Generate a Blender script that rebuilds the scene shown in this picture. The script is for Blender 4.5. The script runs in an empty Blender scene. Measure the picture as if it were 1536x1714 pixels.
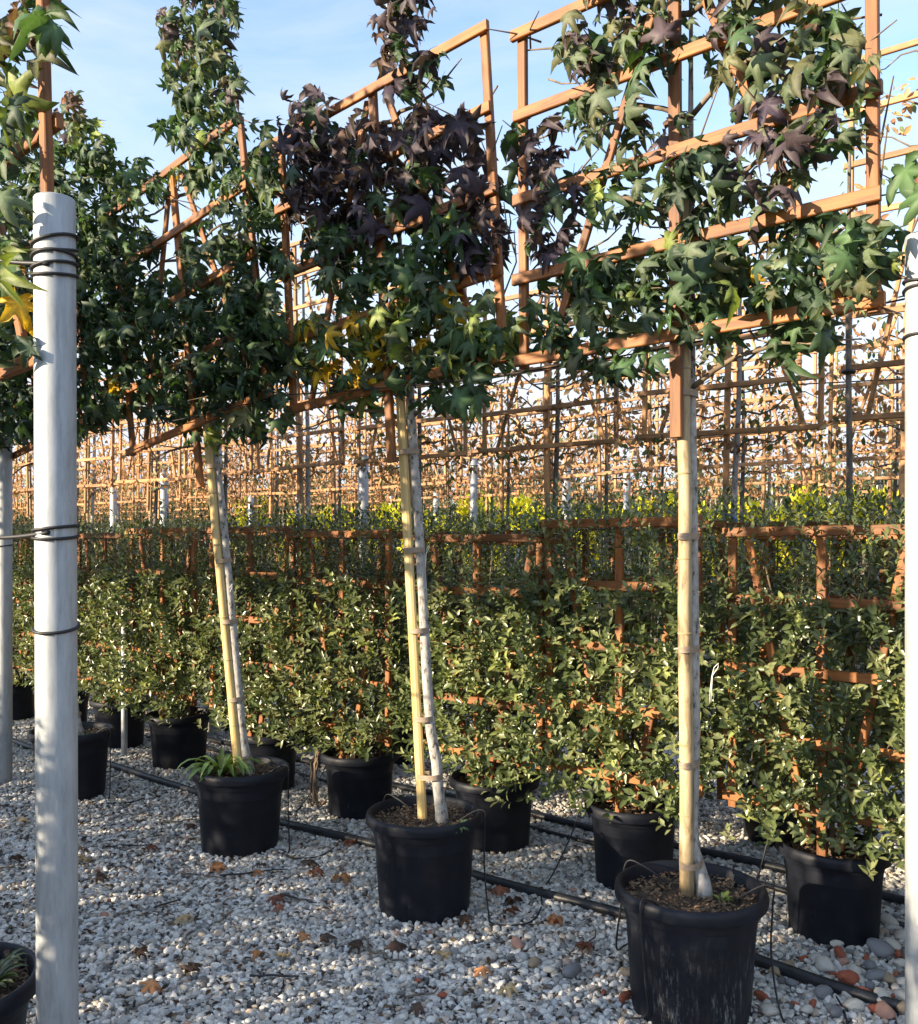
import bpy, math, random
import numpy as np
from mathutils import Vector, Matrix, Euler

# ------------------------------------------------------------------ camera, sky, sun, exposure
sc = bpy.context.scene
C = sc.collection
FPX, HX, HY, CAMH = 1540.0, 768.0, 915.0, 1.55      # focal length (px of 1536), principal column, horizon row, eye height
cam_d = bpy.data.cameras.new('camera'); cam = bpy.data.objects.new('camera', cam_d); C.objects.link(cam)
cam.location = (0, 0, CAMH); cam.rotation_euler = (math.pi/2, 0, 0)
cam_d.sensor_fit = 'HORIZONTAL'; cam_d.sensor_width = 36.0; cam_d.lens = 36.0*FPX/1536.0
cam_d.shift_y = (HY-857.0)/1536.0
cam_d.clip_start = 0.05; cam_d.clip_end = 1500
sc.camera = cam

SUN_EL = math.radians(16.5)
SUN_AZ = (-0.90, -0.436)
world = bpy.data.worlds.new('World'); sc.world = world; world.use_nodes = True
wn, wl = world.node_tree.nodes, world.node_tree.links
wn.clear()
wo = wn.new('ShaderNodeOutputWorld'); bg = wn.new('ShaderNodeBackground'); sky = wn.new('ShaderNodeTexSky')
sky.sky_type = 'NISHITA'; sky.sun_disc = False
sky.sun_elevation = SUN_EL; sky.sun_rotation = math.atan2(SUN_AZ[0], SUN_AZ[1])
sky.altitude = 50; sky.air_density = 1.0; sky.dust_density = 0.6; sky.ozone_density = 2.0
tc = wn.new('ShaderNodeTexCoord'); mp = wn.new('ShaderNodeMapping'); mp.inputs['Scale'].default_value = (1.6, 1.6, 5.5)
mp.inputs['Location'].default_value = (3.1, 0.4, 0.7)
nz = wn.new('ShaderNodeTexNoise'); nz.inputs['Scale'].default_value = 1.7; nz.inputs['Detail'].default_value = 7; nz.inputs['Roughness'].default_value = 0.58
nz.inputs['Distortion'].default_value = 0.5
cr = wn.new('ShaderNodeValToRGB'); cr.color_ramp.elements[0].position = 0.36; cr.color_ramp.elements[0].color = (0, 0, 0, 1)
cr.color_ramp.elements[1].position = 0.78; cr.color_ramp.elements[1].color = (0.75, 0.75, 0.75, 1)
sx = wn.new('ShaderNodeSeparateXYZ'); hr = wn.new('ShaderNodeMapRange')
hr.inputs['From Min'].default_value = 0.02; hr.inputs['From Max'].default_value = 0.47
hr.inputs['To Min'].default_value = 1.0; hr.inputs['To Max'].default_value = 0.0
hr.interpolation_type = 'SMOOTHSTEP'
mx = wn.new('ShaderNodeMath'); mx.operation = 'MAXIMUM'
add = wn.new('ShaderNodeMath'); add.operation = 'ADD'; add.use_clamp = True
mul = wn.new('ShaderNodeMath'); mul.operation = 'MULTIPLY'; mul.inputs[1].default_value = 1.0
mix = wn.new('ShaderNodeMixRGB'); mix.inputs['Color2'].default_value = (2.15, 2.28, 2.5, 1)
wl.new(tc.outputs['Generated'], mp.inputs['Vector']); wl.new(mp.outputs['Vector'], nz.inputs['Vector'])
wl.new(nz.outputs['Fac'], cr.inputs['Fac']); wl.new(tc.outputs['Generated'], sx.inputs['Vector'])
wl.new(sx.outputs['Z'], hr.inputs['Value'])
wl.new(cr.outputs['Color'], mul.inputs[0]); wl.new(mul.outputs[0], add.inputs[0]); wl.new(hr.outputs['Result'], add.inputs[1])
wl.new(add.outputs[0], mix.inputs['Fac']); wl.new(sky.outputs['Color'], mix.inputs['Color1'])
wl.new(mix.outputs['Color'], bg.inputs['Color']); bg.inputs['Strength'].default_value = 0.15
wl.new(bg.outputs['Background'], wo.inputs['Surface'])

sd = bpy.data.lights.new('sun', 'SUN'); sd.energy = 4.3; sd.angle = math.radians(0.6); sd.color = (1.0, 0.83, 0.60)
sun = bpy.data.objects.new('sun', sd); C.objects.link(sun)
s_dir = Vector((SUN_AZ[0]*math.cos(SUN_EL), SUN_AZ[1]*math.cos(SUN_EL), math.sin(SUN_EL)))
sun.rotation_euler = s_dir.to_track_quat('Z', 'Y').to_euler(); sun.location = s_dir*30

sc.view_settings.view_transform = 'Standard'; sc.view_settings.look = 'None'
sc.view_settings.exposure = 1.62; sc.view_settings.gamma = 1.0; sc.view_settings.use_curve_mapping = False
sc.cycles.max_bounces = 6; sc.cycles.diffuse_bounces = 3; sc.cycles.glossy_bounces = 2
sc.cycles.transmission_bounces = 4; sc.cycles.use_denoising = True
sc.cycles.sample_clamp_indirect = 6

# ------------------------------------------------------------------ the nursery's grid: rows run at 50 degrees to the view
RZ = -math.radians(40.0)
UX = Vector((math.cos(RZ), math.sin(RZ), 0))      # along a row, towards the right
NX = Vector((-math.sin(RZ), math.cos(RZ), 0))     # away from the camera, across the rows
def ray(px, py): return Vector(((px-HX)/FPX, 1.0, (HY-py)/FPX))
def on_row(px, py, n):                             # pixel -> point on the vertical plane of a row
    r = ray(px, py); k = n/(r.x*NX.x+r.y*NX.y); return Vector((0, 0, CAMH))+r*k
def on_ground(px, py, z=0.0):
    r = ray(px, py); k = (z-CAMH)/r.z; p = Vector((0, 0, CAMH))+r*k; return p
def row_pt(n, t):                                  # t metres to the left of the foot of the perpendicular
    p = NX*n-UX*t; return Vector((p.x, p.y, 0))

# ------------------------------------------------------------------ materials
def new_mat(name):
    m = bpy.data.materials.new(name); m.use_nodes = True; m.node_tree.nodes.clear()
    nt = m.node_tree; o = nt.nodes.new('ShaderNodeOutputMaterial'); b = nt.nodes.new('ShaderNodeBsdfPrincipled')
    nt.links.new(b.outputs[0], o.inputs[0]); return m, nt, b, o
def N(nt, t, **k):
    n = nt.nodes.new(t)
    for a, v in k.items():
        if a in n.inputs: n.inputs[a].default_value = v
        else: setattr(n, a, v)
    return n
def ramp(nt, stops):
    r = nt.nodes.new('ShaderNodeValToRGB'); e = r.color_ramp.elements
    while len(e) < len(stops): e.new(0.5)
    for i, (p, c) in enumerate(stops):
        e[i].position = p; e[i].color = (*c, 1)
    return r
def coords(nt, scale=(1, 1, 1), jitter=True):
    t = nt.nodes.new('ShaderNodeTexCoord'); m = nt.nodes.new('ShaderNodeMapping'); m.inputs['Scale'].default_value = scale
    nt.links.new(t.outputs['Object'], m.inputs['Vector'])
    if jitter:
        oi = nt.nodes.new('ShaderNodeObjectInfo'); v = nt.nodes.new('ShaderNodeVectorMath'); v.operation = 'SCALE'
        cmb = nt.nodes.new('ShaderNodeCombineXYZ')
        for k in range(3): nt.links.new(oi.outputs['Random'], cmb.inputs[k])
        nt.links.new(cmb.outputs[0], v.inputs[0]); v.inputs['Scale'].default_value = 37.0
        nt.links.new(v.outputs[0], m.inputs['Location'])
    return m
def bump(nt, src, b, strength=0.3, dist=0.005):
    n = N(nt, 'ShaderNodeBump', Strength=strength, Distance=dist); nt.links.new(src, n.inputs['Height']); nt.links.new(n.outputs[0], b.inputs['Normal'])

def wood_mat(name, axis, base=(0.29, 0.106, 0.024), dark=(0.10, 0.037, 0.013), light=(0.39, 0.165, 0.042)):
    m, nt, b, o = new_mat(name)
    s = [34, 34, 34]; s[axis] = 2.2
    mp = coords(nt, s); nz = N(nt, 'ShaderNodeTexNoise', Scale=1.5, Detail=6, Roughness=0.65, Distortion=0.6)
    nt.links.new(mp.outputs[0], nz.inputs['Vector'])
    r = ramp(nt, [(0.28, dark), (0.48, base), (0.72, light)]); nt.links.new(nz.outputs['Fac'], r.inputs[0])
    mp2 = coords(nt, (3, 3, 3)); n2 = N(nt, 'ShaderNodeTexNoise', Scale=1.3, Detail=3); nt.links.new(mp2.outputs[0], n2.inputs['Vector'])
    r2 = ramp(nt, [(0.35, (0.62, 0.60, 0.58)), (0.6, (1.05, 1.02, 1.0))]); nt.links.new(n2.outputs['Fac'], r2.inputs[0])
    mu = N(nt, 'ShaderNodeMixRGB', blend_type='MULTIPLY'); mu.inputs['Fac'].default_value = 1
    nt.links.new(r.outputs[0], mu.inputs[1]); nt.links.new(r2.outputs[0], mu.inputs[2])
    oi = N(nt, 'ShaderNodeObjectInfo'); hs = N(nt, 'ShaderNodeHueSaturation')
    mr = N(nt, 'ShaderNodeMapRange'); mr.inputs['To Min'].default_value = 0.72; mr.inputs['To Max'].default_value = 1.18
    nt.links.new(oi.outputs['Random'], mr.inputs[0]); nt.links.new(mr.outputs[0], hs.inputs['Value'])
    n3 = N(nt, 'ShaderNodeTexNoise', Scale=4.5, Detail=6, Roughness=0.7); nt.links.new(mp2.outputs[0], n3.inputs['Vector'])
    r3 = ramp(nt, [(0.56, (0, 0, 0)), (0.74, (0.55, 0.55, 0.55))]); nt.links.new(n3.outputs['Fac'], r3.inputs[0])
    wx = N(nt, 'ShaderNodeMixRGB'); wx.inputs[2].default_value = (0.17, 0.115, 0.08, 1); nt.links.new(r3.outputs[0], wx.inputs[0]); nt.links.new(mu.outputs[0], wx.inputs[1])
    nt.links.new(wx.outputs[0], hs.inputs['Color']); nt.links.new(hs.outputs[0], b.inputs['Base Color'])
    b.inputs['Roughness'].default_value = 0.62; bump(nt, nz.outputs['Fac'], b, 0.35, 0.004); return m
M = {}
M['wood_x'] = wood_mat('stained_wood_rail', 0)
M['wood_z'] = wood_mat('stained_wood_post', 2)
LITWOOD = dict(base=(0.42, 0.205, 0.075), dark=(0.20, 0.095, 0.04), light=(0.52, 0.30, 0.13))  # lighter copy of the same stained wood: sunlight on back trellises painted in
M['old_x'] = wood_mat('sunlit_tint_wood_rail', 0, **LITWOOD); M['old_z'] = wood_mat('sunlit_tint_wood_post', 2, **LITWOOD)

def leaf_mat(name, rough, trans, spec=0.5, var=0.35):
    m, nt, b, o = new_mat(name)
    at = N(nt, 'ShaderNodeAttribute', attribute_name='col'); oi = N(nt, 'ShaderNodeObjectInfo')
    mp = coords(nt, (22, 22, 22)); nz = N(nt, 'ShaderNodeTexNoise', Scale=1.0, Detail=3); nt.links.new(mp.outputs[0], nz.inputs['Vector'])
    ad = N(nt, 'ShaderNodeMath', operation='ADD'); nt.links.new(nz.outputs['Fac'], ad.inputs[0]); nt.links.new(oi.outputs['Random'], ad.inputs[1])
    mr = N(nt, 'ShaderNodeMapRange'); mr.inputs['From Min'].default_value = 0.3; mr.inputs['From Max'].default_value = 1.7
    mr.inputs['To Min'].default_value = 1-var; mr.inputs['To Max'].default_value = 1+var
    nt.links.new(ad.outputs[0], mr.inputs[0])
    mu = N(nt, 'ShaderNodeVectorMath', operation='SCALE'); nt.links.new(at.outputs['Color'], mu.inputs[0]); nt.links.new(mr.outputs[0], mu.inputs['Scale'])
    nt.links.new(mu.outputs[0], b.inputs['Base Color']); b.inputs['Roughness'].default_value = rough
    b.inputs['Specular IOR Level'].default_value = spec
    tr = N(nt, 'ShaderNodeBsdfTranslucent'); sc2 = N(nt, 'ShaderNodeMixRGB', blend_type='MULTIPLY'); sc2.inputs[0].default_value = 1
    sc2.inputs[2].default_value = (1.5, 1.6, 0.7, 1); nt.links.new(mu.outputs[0], sc2.inputs[1]); nt.links.new(sc2.outputs[0], tr.inputs['Color'])
    ms = N(nt, 'ShaderNodeMixShader'); ms.inputs[0].default_value = trans
    nt.links.new(b.outputs[0], ms.inputs[1]); nt.links.new(tr.outputs[0], ms.inputs[2]); nt.links.new(ms.outputs[0], o.inputs[0])
    bump(nt, nz.outputs['Fac'], b, 0.12, 0.006); return m
M['leaf'] = leaf_mat('sweetgum_leaf', 0.56, 0.26, 0.42, 0.45)
M['hedge'] = leaf_mat('hedge_leaf', 0.30, 0.22, 0.55)
M['dry'] = leaf_mat('dry_leaf', 0.7, 0.25, 0.3)

def simple(name, stops, scale=(8, 8, 8), ns=2.0, rough=0.7, bmp=0.3, dist=0.004, detail=5, metallic=0.0, spec=0.5, distortion=0.0):
    m, nt, b, o = new_mat(name)
    mp = coords(nt, scale); nz = N(nt, 'ShaderNodeTexNoise', Scale=ns, Detail=detail, Roughness=0.62, Distortion=distortion)
    nt.links.new(mp.outputs[0], nz.inputs['Vector']); r = ramp(nt, stops); nt.links.new(nz.outputs['Fac'], r.inputs[0])
    nt.links.new(r.outputs[0], b.inputs['Base Color']); b.inputs['Roughness'].default_value = rough
    b.inputs['Metallic'].default_value = metallic; b.inputs['Specular IOR Level'].default_value = spec
    if bmp: bump(nt, nz.outputs['Fac'], b, bmp, dist)
    return m
M['bamboo'] = simple('bamboo_cane', [(0.3, (0.42, 0.28, 0.09)), (0.5, (0.58, 0.42, 0.17)), (0.72, (0.66, 0.52, 0.27))], (26, 26, 1.6), 1.4, 0.45)
M['bamboo_old'] = simple('weathered_bamboo_cane', [(0.34, (0.14, 0.10, 0.06)), (0.45, (0.33, 0.24, 0.13)), (0.58, (0.46, 0.35, 0.20)), (0.8, (0.52, 0.44, 0.31))], (14, 14, 3.0), 2.2, 0.6, distortion=1.0)
M['node'] = simple('bamboo_joint', [(0.3, (0.24, 0.17, 0.08)), (0.7, (0.42, 0.31, 0.16))], rough=0.7)
M['bark'] = simple('pale_grey_bark', [(0.36, (0.07, 0.06, 0.05)), (0.43, (0.30, 0.28, 0.25)), (0.66, (0.46, 0.44, 0.41))], (20, 20, 11), 2.6, 0.85, 0.6, 0.006)
M['dark_bark'] = simple('grey_brown_bark', [(0.35, (0.06, 0.05, 0.04)), (0.6, (0.19, 0.16, 0.13))], (18, 18, 6), 2.0, 0.85, 0.5)
M['twig'] = simple('twig_bark', [(0.35, (0.10, 0.07, 0.045)), (0.65, (0.24, 0.18, 0.12))], rough=0.8)
M['tape'] = simple('brown_tie_tape', [(0.3, (0.22, 0.16, 0.11)), (0.7, (0.38, 0.29, 0.21))], (30, 30, 120), 1.5, 0.7)
M['string'] = simple('white_string', [(0.3, (0.6, 0.6, 0.58)), (0.7, (0.8, 0.8, 0.78))], rough=0.6)
M['rubber'] = simple('black_rubber', [(0.3, (0.010, 0.010, 0.012)), (0.7, (0.022, 0.022, 0.025))], rough=0.55)
M['pipe'] = simple('black_pipe', [(0.35, (0.012, 0.013, 0.016)), (0.6, (0.026, 0.028, 0.032)), (0.78, (0.07, 0.07, 0.07))], (10, 10, 10), 2, 0.45)
M['blue'] = simple('blue_tape', [(0.3, (0.02, 0.10, 0.45)), (0.7, (0.04, 0.16, 0.6))], rough=0.5)
M['soil'] = simple('potting_soil', [(0.30, (0.018, 0.012, 0.008)), (0.5, (0.055, 0.036, 0.022)), (0.7, (0.12, 0.08, 0.05))], (30, 30, 30), 2.5, 0.95, 0.9, 0.02)
M['chip'] = simple('bark_chip', [(0.3, (0.05, 0.03, 0.02)), (0.5, (0.13, 0.08, 0.045)), (0.7, (0.30, 0.21, 0.12))], (25, 25, 25), 1.6, 0.9)
M['brick'] = simple('broken_brick', [(0.3, (0.30, 0.07, 0.035)), (0.6, (0.42, 0.13, 0.07)), (0.8, (0.50, 0.24, 0.16))], (25, 25, 25), 2, 0.9, 0.6)
M['pale_stone'] = simple('pale_limestone', [(0.3, (0.48, 0.44, 0.37)), (0.6, (0.64, 0.60, 0.52)), (0.8, (0.74, 0.71, 0.64))], (22, 22, 22), 1.6, 0.85, 0.5)
M['grey_stone'] = simple('grey_stone', [(0.35, (0.13, 0.13, 0.13)), (0.55, (0.26, 0.26, 0.27)), (0.75, (0.45, 0.46, 0.48))], (30, 30, 30), 2.4, 0.8, 0.5)
M['tan_stone'] = simple('tan_stone', [(0.35, (0.26, 0.19, 0.12)), (0.65, (0.42, 0.33, 0.23))], (22, 22, 22), 1.6, 0.85, 0.5)
M['pink_stone'] = simple('pink_stone', [(0.35, (0.42, 0.20, 0.14)), (0.65, (0.54, 0.32, 0.24))], (22, 22, 22), 1.6, 0.85, 0.5)

def pot_mat(name, stain):
    m, nt, b, o = new_mat(name)
    mp = coords(nt, (9, 9, 9)); nz = N(nt, 'ShaderNodeTexNoise', Scale=2.0, Detail=5); nt.links.new(mp.outputs[0], nz.inputs['Vector'])
    r = ramp(nt, [(0.3, (0.006, 0.007, 0.012)), (0.6, (0.010, 0.012, 0.019)), (0.8, (0.018, 0.020, 0.026))]); nt.links.new(nz.outputs['Fac'], r.inputs[0])
    mp2 = coords(nt, (30, 30, 6)); n2 = N(nt, 'ShaderNodeTexNoise', Scale=2.6, Detail=8, Roughness=0.75); nt.links.new(mp2.outputs[0], n2.inputs['Vector'])
    r2 = ramp(nt, [(0.66-0.14*stain, (0, 0, 0)), (0.78-0.10*stain, (0.75, 0.75, 0.75))]); nt.links.new(n2.outputs['Fac'], r2.inputs[0])
    mp3 = coords(nt, (5, 5, 3)); n3 = N(nt, 'ShaderNodeTexNoise', Scale=1.0, Detail=3); nt.links.new(mp3.outputs[0], n3.inputs['Vector'])
    r3 = ramp(nt, [(0.45, (0, 0, 0)), (0.62, (1, 1, 1))]); nt.links.new(n3.outputs['Fac'], r3.inputs[0])
    mm = N(nt, 'ShaderNodeMath', operation='MULTIPLY'); nt.links.new(r2.outputs[0], mm.inputs[0]); nt.links.new(r3.outputs[0], mm.inputs[1])
    tcz = N(nt, 'ShaderNodeTexCoord'); sz = N(nt, 'ShaderNodeSeparateXYZ'); nt.links.new(tcz.outputs['Object'], sz.inputs[0])
    mz = N(nt, 'ShaderNodeMapRange'); mz.inputs['From Min'].default_value = 0.34; mz.inputs['From Max'].default_value = 0.05; nt.links.new(sz.outputs['Z'], mz.inputs[0])
    m5 = N(nt, 'ShaderNodeMath', operation='MULTIPLY'); nt.links.new(mm.outputs[0], m5.inputs[0]); nt.links.new(mz.outputs[0], m5.inputs[1]); mm = m5
    mi = N(nt, 'ShaderNodeMixRGB'); nt.links.new(mm.outputs[0], mi.inputs[0]); nt.links.new(r.outputs[0], mi.inputs[1]); mi.inputs[2].default_value = (0.46, 0.46, 0.45, 1)
    nt.links.new(mi.outputs[0], b.inputs['Base Color'])
    rr = N(nt, 'ShaderNodeMapRange'); rr.inputs['To Min'].default_value = 0.42; rr.inputs['To Max'].default_value = 0.62; b.inputs['Specular IOR Level'].default_value = 0.30; nt.links.new(nz.outputs['Fac'], rr.inputs[0])
    nt.links.new(rr.outputs[0], b.inputs['Roughness']); bump(nt, nz.outputs['Fac'], b, 0.08, 0.01); return m
M['pot'] = pot_mat('black_plastic', 0.25); M['pot_stained'] = pot_mat('lime_stained_black_plastic', 1.0)

def steel_mat():
    m, nt, b, o = new_mat('galvanised_steel')
    mp = coords(nt, (30, 30, 5)); nz = N(nt, 'ShaderNodeTexNoise', Scale=1.6, Detail=6, Roughness=0.7); nt.links.new(mp.outputs[0], nz.inputs['Vector'])
    r = ramp(nt, [(0.28, (0.25, 0.265, 0.27)), (0.5, (0.36, 0.38, 0.39)), (0.75, (0.44, 0.46, 0.47))]); nt.links.new(nz.outputs['Fac'], r.inputs[0])
    vo = N(nt, 'ShaderNodeTexVoronoi', Scale=9.0); mp2 = coords(nt, (6, 6, 2)); nt.links.new(mp2.outputs[0], vo.inputs['Vector'])
    r2 = ramp(nt, [(0.0, (0.96, 0.96, 0.96)), (1.0, (1.03, 1.03, 1.03))]); nt.links.new(vo.outputs['Color'], r2.inputs[0])
    mu = N(nt, 'ShaderNodeMixRGB', blend_type='MULTIPLY'); mu.inputs[0].default_value = 1; nt.links.new(r.outputs[0], mu.inputs[1]); nt.links.new(r2.outputs[0], mu.inputs[2])
    nt.links.new(mu.outputs[0], b.inputs['Base Color']); b.inputs['Metallic'].default_value = 0.25; b.inputs['Roughness'].default_value = 0.55
    bump(nt, nz.outputs['Fac'], b, 0.1, 0.003); return m
M['steel'] = steel_mat()

def ground_mat():
    m, nt, b, o = new_mat('gravel_bed')
    mp = coords(nt, (1, 1, 1), False); nz = N(nt, 'ShaderNodeTexNoise', Scale=9.0, Detail=8, Roughness=0.7); nt.links.new(mp.outputs[0], nz.inputs['Vector'])
    vo = N(nt, 'ShaderNodeTexVoronoi', Scale=40.0); nt.links.new(mp.outputs[0], vo.inputs['Vector'])
    r = ramp(nt, [(0.3, (0.06, 0.05, 0.04)), (0.55, (0.14, 0.125, 0.11)), (0.75, (0.26, 0.25, 0.235))]); nt.links.new(nz.outputs['Fac'], r.inputs[0])
    r2 = ramp(nt, [(0.0, (1.1, 1.1, 1.1)), (0.6, (0.5, 0.5, 0.5))]); nt.links.new(vo.outputs['Distance'], r2.inputs[0])
    mu = N(nt, 'ShaderNodeMixRGB', blend_type='MULTIPLY'); mu.inputs[0].default_value = 1; nt.links.new(r.outputs[0], mu.inputs[1]); nt.links.new(r2.outputs[0], mu.inputs[2])
    nt.links.new(mu.outputs[0], b.inputs['Base Color']); b.inputs['Roughness'].default_value = 0.95; bump(nt, vo.outputs['Distance'], b, 0.6, 0.01); return m
M['ground'] = ground_mat()

def pebble_mat():
    m, nt, b, o = new_mat('gravel_pebble')
    oi = N(nt, 'ShaderNodeObjectInfo')
    r = ramp(nt, [(0.0, (0.11, 0.105, 0.10)), (0.08, (0.25, 0.24, 0.23)), (0.20, (0.41, 0.395, 0.36)), (0.38, (0.57, 0.54, 0.49)), (0.58, (0.70, 0.67, 0.61)),
                  (0.80, (0.82, 0.79, 0.73)), (0.88, (0.46, 0.48, 0.50)), (0.93, (0.54, 0.44, 0.33)), (0.975, (0.58, 0.50, 0.40)), (1.0, (0.46, 0.24, 0.16))])
    nt.links.new(oi.outputs['Random'], r.inputs[0])
    mp = coords(nt, (2.2, 2.2, 2.2)); nz = N(nt, 'ShaderNodeTexNoise', Scale=1.2, Detail=5, Roughness=0.7); nt.links.new(mp.outputs[0], nz.inputs['Vector'])
    r2 = ramp(nt, [(0.3, (0.70, 0.69, 0.67)), (0.6, (1.0, 1.0, 1.0)), (0.8, (1.12, 1.12, 1.12))]); nt.links.new(nz.outputs['Fac'], r2.inputs[0])
    mu = N(nt, 'ShaderNodeMixRGB', blend_type='MULTIPLY'); mu.inputs[0].default_value = 1; nt.links.new(r.outputs[0], mu.inputs[1]); nt.links.new(r2.outputs[0], mu.inputs[2])
    nt.links.new(mu.outputs[0], b.inputs['Base Color']); b.inputs['Roughness'].default_value = 0.8; return m
M['pebble'] = pebble_mat()

# ------------------------------------------------------------------ mesh helpers
def mk_mesh(name, V, F, mat, smooth=False, col=None):
    me = bpy.data.meshes.new(name); me.from_pydata([tuple(v) for v in V], [], [tuple(f) for f in F])
    if mat: me.materials.append(mat)
    if smooth: me.polygons.foreach_set('use_smooth', np.ones(len(me.polygons), dtype=bool))
    if col is not None:
        a = me.color_attributes.new('col', 'FLOAT_COLOR', 'POINT')
        cc = np.ones((len(me.vertices), 4), dtype=np.float32); cc[:, :3] = col; a.data.foreach_set('color', cc.ravel())
    me.update(); return me
def link(name, data, parent=None, loc=None, rot=None, mtx=None):
    o = bpy.data.objects.new(name, data); C.objects.link(o)
    if parent: o.parent = parent
    if mtx is not None: o.matrix_basis = mtx
    else:
        if loc is not None: o.location = loc
        if rot is not None: o.rotation_euler = rot
    return o
def tag(o, label, cat, group=None, kind=None):
    o['label'] = label; o['category'] = cat
    if group: o['group'] = group
    if kind: o['kind'] = kind
    return o
def root(name, label, cat, loc, rz=0.0, group=None):
    o = link(name, None, None, loc, (0, 0, rz)); return tag(o, label, cat, group)

class MB:
    def __init__(s): s.v, s.f = [], []
    def addm(s, V, F):
        k = len(s.v); s.v += [tuple(p) for p in V]; s.f += [tuple(i+k for i in f) for f in F]; return s
    def tube(s, pts, rad, sides=8, caps=True):
        pts = [Vector(p) for p in pts]; n = len(pts); rad = [rad]*n if not hasattr(rad, '__len__') else rad
        t0 = (pts[1]-pts[0]).normalized(); up = Vector((0, 0, 1)) if abs(t0.z) < 0.9 else Vector((1, 0, 0))
        a = t0.cross(up).normalized(); V = []; F = []
        for i, p in enumerate(pts):
            t = (pts[min(i+1, n-1)]-pts[max(i-1, 0)]).normalized(); a = (a-t*a.dot(t)).normalized(); b = t.cross(a)
            for k in range(sides):
                q = 2*math.pi*k/sides; V.append(p+(a*math.cos(q)+b*math.sin(q))*rad[i])
        for i in range(n-1):
            for k in range(sides):
                k2 = (k+1) % sides; F.append((i*sides+k, i*sides+k2, (i+1)*sides+k2, (i+1)*sides+k))
        if caps: F.append(tuple(range(sides-1, -1, -1))); F.append(tuple((n-1)*sides+k for k in range(sides)))
        return s.addm(V, F)
    def lathe(s, prof, seg=40, close=False):
        V = []; F = []; n = len(prof)
        for k in range(seg):
            q = 2*math.pi*k/seg
            for r, z in prof: V.append((r*math.cos(q), r*math.sin(q), z))
        for k in range(seg):
            k2 = (k+1) % seg
            for i in range(n-1): F.append((k*n+i, k2*n+i, k2*n+i+1, k*n+i+1))
        if close:
            F.append(tuple(k*n for k in range(seg-1, -1, -1)))
        return s.addm(V, F)
    def bar(s, L, w, d, axis=0, ch=0.003):       # chamfered batten, L along axis; w = in-plane width, d = depth along y
        if axis == 0: mk = lambda a, u, v: (a, v, u)
        else: mk = lambda a, u, v: (u, v, a)
        sec = [(w/2-ch, d/2), (w/2, d/2-ch), (w/2, -d/2+ch), (w/2-ch, -d/2), (-w/2+ch, -d/2), (-w/2, -d/2+ch), (-w/2, d/2-ch), (-w/2+ch, d/2)]
        V = [mk(e*L/2, u, v) for e in (-1, 1) for u, v in sec]
        F = [(k, (k+1) % 8, 8+(k+1) % 8, 8+k) for k in range(8)]+[tuple(range(7, -1, -1)), tuple(range(8, 16))]
        if axis == 0: F = [f[::-1] for f in F]
        return s.addm(V, F)
    def mesh(s, name, mat, smooth=False): return mk_mesh(name, s.v, s.f, mat, smooth)
    def build(s, name, mat, parent=None, smooth=False, **k): return link(name, s.mesh(name, mat, smooth), parent, **k)

# ------------------------------------------------------------------ leaves
def gum_leaf(seed):
    """five-lobed leaf, base of blade at the origin, tip along +y, face along +z, about one unit across, with its stalk"""
    rg = random.Random(seed); lob = [(-110, .62), (-55, .88), (0, 1.0), (55, .88), (110, .62)]
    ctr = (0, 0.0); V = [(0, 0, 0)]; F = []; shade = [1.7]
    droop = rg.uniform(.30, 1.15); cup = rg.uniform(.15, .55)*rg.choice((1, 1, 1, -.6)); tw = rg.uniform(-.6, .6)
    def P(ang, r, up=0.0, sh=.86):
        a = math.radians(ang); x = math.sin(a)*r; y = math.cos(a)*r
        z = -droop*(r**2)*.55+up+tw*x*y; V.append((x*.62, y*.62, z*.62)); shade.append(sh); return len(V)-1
    notch = [P(-170, .20)]
    for i in range(4): notch.append(P((lob[i][0]+lob[i+1][0])/2+rg.uniform(-3, 3), rg.uniform(.36, .44), cup*.25))
    notch.append(P(170, .20))
    for i, (a, r) in enumerate(lob):
        a += rg.uniform(-6, 6); r *= rg.uniform(.88, 1.08); hw = 21 if i in (1, 2, 3) else 24
        mid = P(a, r*.52, -cup*.12, 1.5); tip = P(a+rg.uniform(-9, 9), r, -rg.uniform(-.05, .42))
        sl = P(a-hw, r*.52, cup*.5); sr = P(a+hw, r*.52, cup*.5); nl, nr = notch[i], notch[i+1]
        tl = P(a-hw*.52, r*.77, cup*.35-.03); tr2 = P(a+hw*.52, r*.77, cup*.35-.03); m2 = P(a, r*.78, -cup*.10-.04, 1.3)
        F += [(0, mid, nl), (nl, mid, sl), (sl, mid, m2, tl), (tl, m2, tip), (0, nr, mid), (nr, sr, mid), (sr, tr2, m2, mid), (tr2, tip, m2)]
    k = len(V); cx = rg.uniform(-.12, .12); V += [(-.012, -.02, 0), (.012, -.02, 0), (.009+cx*.3, -.18, -.03), (-.009+cx*.3, -.18, -.03), (.007+cx, -.36, -.16), (-.007+cx, -.36, -.16)]; F += [(k, k+1, k+2, k+3), (k+3, k+2, k+4, k+5)]
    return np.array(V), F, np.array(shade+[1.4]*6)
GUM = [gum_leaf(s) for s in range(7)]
def small_leaf(seed):
    rg = random.Random(seed); w = rg.uniform(.19, .25); f = rg.uniform(.05, .12); d = rg.uniform(.02, .16)
    V = [(0, 0, 0), (-w, .42, f), (w, .42, f), (0, .46, 0), (-w*.72, .75, f*.7-d*.4), (w*.72, .75, f*.7-d*.4), (0, 1, -d)]
    F = [(0, 3, 1), (0, 2, 3), (1, 3, 4), (3, 2, 5), (3, 6, 4), (3, 5, 6)]
    return np.array(V), F, np.array([1.2, .9, .9, 1.3, .9, .9, 1.0])
SML = [small_leaf(s) for s in range(4)]

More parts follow.
